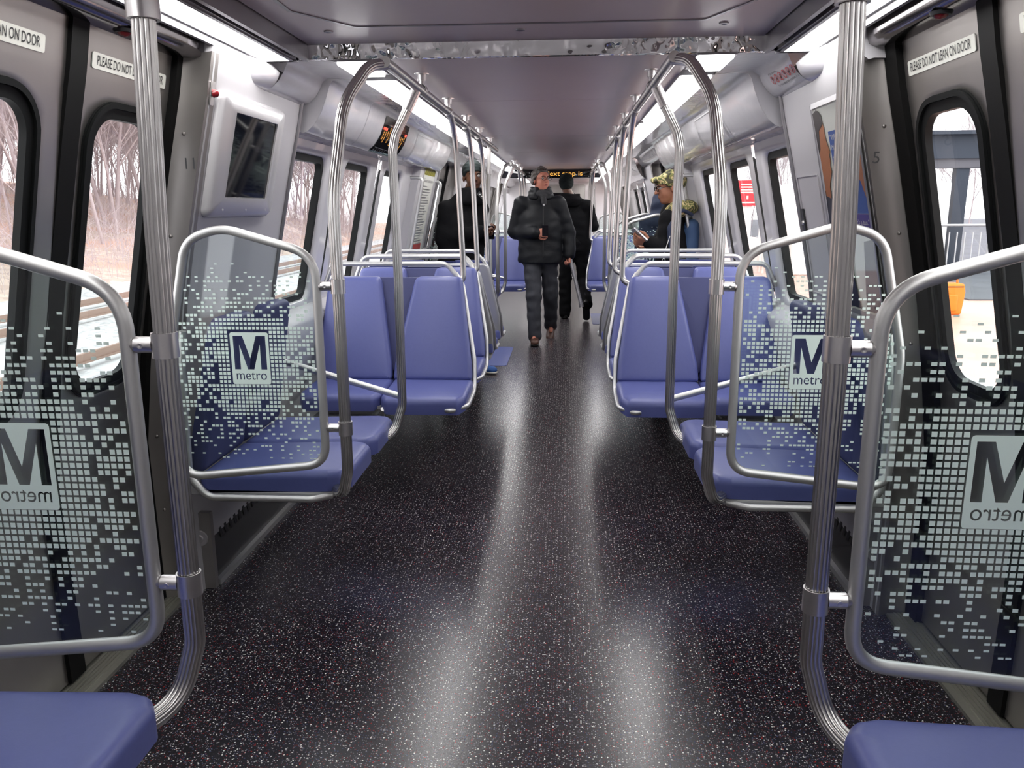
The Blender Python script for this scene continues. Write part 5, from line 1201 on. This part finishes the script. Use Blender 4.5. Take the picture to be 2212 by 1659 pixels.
g = MB(); tube(g, [(XS+.985, Y0-.215, 1.18), (XS+.96, Y0-.225, 1.10), (XS+.945, Y0-.23, 1.04)], .003, 6); [tube(g, [vec(XS+.942+.012*math.cos(6.283*i/10), Y0-.232, z+.014*math.sin(6.283*i/10)) for i in range(10)], .0025, 6, closed=True) for z in (1.03, 1.0)]
build('lanyard_clip', g, 'tube', wm)
# --- person in navy hood behind the windscreen, right
Y0 = 7.75
J = D(shl=(.90, Y0, 1.26), shr=(1.16, Y0, 1.26), ell=(.86, Y0+.05, 1.02), elr=(1.2, Y0+.05, 1.02), wrl=(.90, Y0+.2, .98), wrr=(1.12, Y0+.2, .98),
      hil=(.96, Y0, .78), hir=(1.10, Y0, .78), knl=(.95, Y0, .43), knr=(1.11, Y0, .43), anl=(.95, Y0, .085), anr=(1.11, Y0, .085))
Jb = dict(J, toel=vec(0, 1, 0), toer=vec(0, 1, 0)); H = Frame((1.03, Y0+.02, 1.40), .0, -.1)
nv = mk('person in a navy hooded coat seen from behind beyond the right windscreen', Jb, H, {'skin': 'skin3', 'hands': [(J['wrl'], (0, 1, 0), (1, 0, 0), -1, dict(curl=.8)), (J['wrr'], (0, 1, 0), (-1, 0, 0), 1, dict(curl=.8))]}, (1.03, Y0, 0))
lo, hi = lohi(J); hi[2] += .35
garment(nv, 'hooded_coat', 'navy', lo, hi, lambda S_: (jacket(S_, J, hem=vec(1.03, Y0, .6), chest=.14, waist=.15, arm=.07, fore=.055), S_.ell(H(0, -.02, .01), (.098, .115, .13), .05, H.B), S_.ell((1.03, Y0-.04, 1.28), (.12, .09, .09), .05)), noise=(.005, 26, 1), cut=lambda X, Y, Z: .55-Z)
garment(nv, 'trousers', 'blacktr', *lohi({k: J[k] for k in ('hil', 'hir', 'knl', 'knr', 'anl', 'anr')}, .2), lambda S_: trousers(S_, J), noise=(.004, 30, 4))
shoe(nv, J['anl'], 0, 'blackshoe', 'ink'); shoe(nv, J['anr'], 0, 'blackshoe', 'ink')

# ------------------------------------------------------------------ outside, left: tracks and winter woods
GZ = -1.0
mb = MB(); n1, n2 = 40, 60; xs = np.concatenate([np.linspace(-1.6, -15.5, 12), np.linspace(-18, -75, 24)]); ys = np.linspace(-14, 110, 60)
def hgt(x, y):
    t = max(0, -x-15.5); return GZ-.05+(.0 if t == 0 else .10*t+.35*math.sin(x*.5+y*.13)*min(1, t/6)+1.2*math.sin(y*.05+x*.03)*min(1, t/20))
def grid(xs, ys): 
    m = MB(); m.add([(x, y, hgt(x, y)) for x in xs for y in ys], [(i*len(ys)+j, i*len(ys)+j+1, (i+1)*len(ys)+j+1, (i+1)*len(ys)+j) for i in range(len(xs)-1) for j in range(len(ys)-1)], True); return m
build('gravel_ground', grid(np.linspace(-1.5, -15.5, 14), ys), 'gravel', None, {'kind': 'structure', 'label': 'pale gravel trackbed outside the left windows', 'category': 'ground'}, (0, 0, 0))
build('woodland_ground', grid(np.concatenate([[-15.5, -16.3], np.linspace(-17.5, -80, 34)]), ys), 'leaves', None, {'kind': 'structure', 'label': 'bank of fallen leaves rising beyond the tracks on the left', 'category': 'ground'}, (0, 0, 0))
for i, x in enumerate((-6.0, -7.45, -10.6, -12.05)):
    g = MB(); g.box(x-.035, x+.035, -14, 110, GZ+.08, GZ+.20); g.box(x-.07, x+.07, -14, 110, GZ+.05, GZ+.08)
    build('rail', g, 'railm', None, T('%s rusty rail of the tracks left of the train' % ('nearest', 'second', 'third', 'farthest')[i], 'rail'))
def branch(mb, p, d, L, r, lvl, rnd):
    n = 3 if lvl < 2 else 2; P = [p]; 
    for i in range(n):
        d = (d+Vector((rnd.gauss(0, .10), rnd.gauss(0, .10), rnd.gauss(.03, .05)))).normalized(); P.append(P[-1]+d*L/n)
    r1 = r*(.55 if lvl else .35); rr = [r+(r1-r)*i/n for i in range(n+1)]
    tube(mb, P, rr, 6 if lvl < 2 else 3, cap=False)
    if lvl >= 4: return
    nb = (13, 7, 6, 5)[lvl]
    for i in range(nb):
        t = (.28 if lvl == 0 else .2)+(.75)*i/nb; k = min(int(t*n), n-1); q = P[k]+(P[k+1]-P[k])*(t*n-k); a = rnd.random()*6.283
        e = (Vector((math.cos(a), math.sin(a), .15+rnd.random()*.7))*(.8 if lvl else .7)+d*.75).normalized()
        branch(mb, q, e, L*(.52 if lvl == 0 else .58)*(1.15-t*.5), rr[k]*(.42 if lvl == 0 else .55), lvl+1, rnd)
protos = []
def mktree(seed, H_, r0, lab):
    mb = MB(); branch(mb, Vector((0, 0, -.3)), Vector((0, 0, 1)), H_, r0, 0, random.Random(seed))
    me = bpy.data.meshes.new('bare_tree'); me.from_pydata(mb.v, [], mb.f); me.materials.append(MT['bark']); me.polygons.foreach_set('use_smooth', mb.sm); return me
TM = [mktree(i, h, r, '') for i, (h, r) in enumerate(((13, .10), (11, .075), (15, .12), (9, .05), (12, .06)))]
rnd = random.Random(11)
def put_tree(me, x, y, z, sc, a, label, group):
    o = bpy.data.objects.new('bare_tree', me); COL.objects.link(o); o.location = (x, y, z); o.scale = (sc, sc, sc); o.rotation_euler = (rnd.gauss(0, .04), rnd.gauss(0, .04), a)
    o['label'] = label; o['category'] = 'tree'; o['group'] = group
for i in range(270):
    u = rnd.random(); x = -20-u*36; y = -x*(.85+rnd.random()*3.0)+rnd.gauss(0, 2)
    if y > 105: y = 40+rnd.random()*60
    put_tree(TM[rnd.randrange(5)], x, y, hgt(x, y)-.1, .8+rnd.random()*.5, rnd.random()*6.28, 'leafless grey tree in the woods beyond the tracks on the left', 'bare trees beyond the tracks')
mb = MB()
for i in range(9000):
    u = rnd.random()**1.4; x = -15.8-u*36; y = -x*(.7+rnd.random()*3.4); z = hgt(x, y)-.05; h = .5+rnd.random()*1.7*(1+u*1.5); w_ = .006+.010*u
    a = rnd.random()*6.28; dx, dy = math.cos(a)*w_, math.sin(a)*w_; tx, ty = rnd.gauss(0, .25*h), rnd.gauss(0, .25*h)
    mb.add([(x-dx, y-dy, z), (x+dx, y+dy, z), (x+dx+tx*.5, y+dy+ty*.5, z+h*.55), (x-dx+tx*.5, y-dy+ty*.5, z+h*.55), (x+tx, y+ty, z+h)], [(0, 1, 2, 3), (3, 2, 4)])
    for q in range(2):
        b = (x+tx*.4, y+ty*.4, z+h*(.35+.2*q)); mb.add([b, (b[0]+dx, b[1]+dy, b[2]+.02), (b[0]+rnd.gauss(0, .3*h), b[1]+rnd.gauss(0, .3*h), b[2]+h*.4)], [(0, 1, 2)])
build('undergrowth', mb, 'bark', None, T('thin leafless undergrowth at the foot of the trees on the left', 'undergrowth', None, 'stuff'), (0, 0, 0))
for i in range(26):
    y = 40+rnd.random()*35; x = 12+rnd.random()*40
    put_tree(TM[rnd.randrange(5)], x, y+25, -.6, .55+rnd.random()*.3, rnd.random()*6.28, 'leafless tree on the skyline beyond the platform on the right', 'bare trees beyond the platform')
# ------------------------------------------------------------------ outside, right: the platform
g = MB(); g.box(2.1, 9.5, -14, 60, -.4, -.05); build('platform_floor', g, 'tile', None, {'kind': 'structure', 'label': 'pinkish tiled station platform outside the right windows', 'category': 'platform'})
g = MB(); g.box(1.46, 2.1, -14, 60, -.4, -.045); build('platform_edge', g, 'granite', None, {'kind': 'structure', 'label': 'pale granite edge of the platform', 'category': 'platform'})
g = MB(); g.box(9.5, 90, -14, 140, -1.2, -.6); build('road_ground', g, 'asphalt', None, {'kind': 'structure', 'label': 'grey paved ground beyond the platform', 'category': 'ground'})
g = MB(); g.box(6.4, 9.4, 12.7, 24, -.05, -.03); build('dark_paving', g, 'asphalt', None, {'kind': 'structure', 'label': 'dark paved strip beyond the orange bag on the platform', 'category': 'ground'})
r = root('platform_shelter', (9.0, 19, -.05), 'grey steel shelter frame standing on the platform, seen through the right door', 'shelter')
for x in (8.95, 12.9):
    g = MB(); g.box(x-.14, x+.14, 18.8, 19.0, -.05, 2.35); build('post', g, 'beam', r)
g = MB(); g.box(7.2, 13.6, 18.7, 19.1, 2.42, 2.92); build('beam', g, 'beam', r)
g = MB(); g.box(7.2, 13.6, 18.75, 19.05, 2.22, 2.42); build('lower_beam', g, 'asphalt', r)
g = MB(); g.box(7.1, 13.7, 18.5, 24.0, 2.92, 3.0); build('roof', g, 'beam', r)
r = root('platform_railing', (8, 18, -.05), 'galvanised railing on the platform behind the orange bag', 'railing')
for k in range(14):
    x = 7.2+k*.16; g = MB(); cyl(g, (x, 17.4, .05), (x, 17.4, .86), .014, 8); build('baluster', g, 'galv', r)
g = MB(); tube(g, fillet([(7.05, 17.4, -.05), (7.05, 17.4, 1.0), (10.5, 17.4, 1.0)], .25, 6), .028, 10); build('top_rail', g, 'galv', r)
g = MB(); tube(g, [(7.05, 17.4, .06), (10.5, 17.4, .06)], .02, 8); build('bottom_rail', g, 'galv', r)
r = root('notice_board', (8.6, 17.3, .2), 'white notice with a prohibition circle fixed to the platform railing', 'sign')
g = MB(); g.box(8.95, 9.35, 17.32, 17.34, .15, .85); build('board', g, 'kiosk', r)
g = MB(); n = 20; tube(g, [(9.15+.13*math.cos(6.283*i/n), 17.31, .58+.13*math.sin(6.283*i/n)) for i in range(n)], .012, 6, closed=True); tube(g, [(9.06, 17.31, .67), (9.24, 17.31, .49)], .012, 6); build('prohibition_ring', g, 'beam', r)
r = root('sign_pylon', (3.9, 16.9, -.05), 'white post carrying a red notice on the platform', 'sign')
g = MB(); g.box(3.76, 3.93, 16.87, 16.93, -.05, 1.5); build('post', g, 'kiosk', r)
g = MB(); g.box(3.62, 4.03, 16.83, 16.87, 1.42, 1.93); sg = build('red_board', g, 'redsign', r)
g = MB()
for i, tt in enumerate(('STOP HERE', 'FOR TRAIN', 'SERVICE TO', 'ALL POINTS')): text(g, tt, .06, lambda u, v, w_: (u, 16.825, v), 3.68, 1.84-i*.055, 0, fit=.29)
g = MB()
for i in range(4): g.box(3.68, 3.68+(.29, .26, .29, .27)[i], 16.822, 16.83, 1.83-i*.052, 1.858-i*.052)
g.box(3.80, 3.84, 16.822, 16.83, 1.55, 1.62); g.box(3.67, 3.97, 16.822, 16.83, 1.47, 1.50); build('printed_line', g, 'label', sg)
g = MB(); pad(g, rrect(0, 3.2, -.05, 1.88, .03, 3), 3.0, .03, lambda u, v, w_: (4.95+u, 20.5-w_, v)); build('kiosk', g, 'kiosk', None, T('plain white kiosk on the platform outside the right windows', 'kiosk'))
r = root('orange_bag', (5.35, 11.1, -.05), 'orange bag standing on the wet platform outside the right door', 'bag')
g = MB(); pad(g, roundpoly([(-.15, 0), (.14, .0), (.17, .30), (.15, .42), (-.13, .42), (-.16, .30)], .04, 5), .24, .03, lambda u, v, w_: (5.32+u, 11.2-w_, -.05+v), crown=.015); build('bag_body', g, 'orange', r)
g = MB(); pad(g, roundpoly([(-.10, .05), (.06, .05), (.06, .28), (-.10, .28)], .03, 4), .05, .02, lambda u, v, w_: (5.32+u, 10.97-w_, -.05+v)); build('pocket', g, 'orange', r)
g = MB(); tube(g, fillet([(5.22, 11.08, .36), (5.24, 11.08, .50), (5.40, 11.08, .50), (5.42, 11.08, .36)], .05, 5), .014, 8); build('handle', g, 'orange', r)
g = MB(); tube(g, [(5.20, 10.95, .33), (5.45, 10.95, .33)], .006, 6); build('zip', g, 'ink', r)
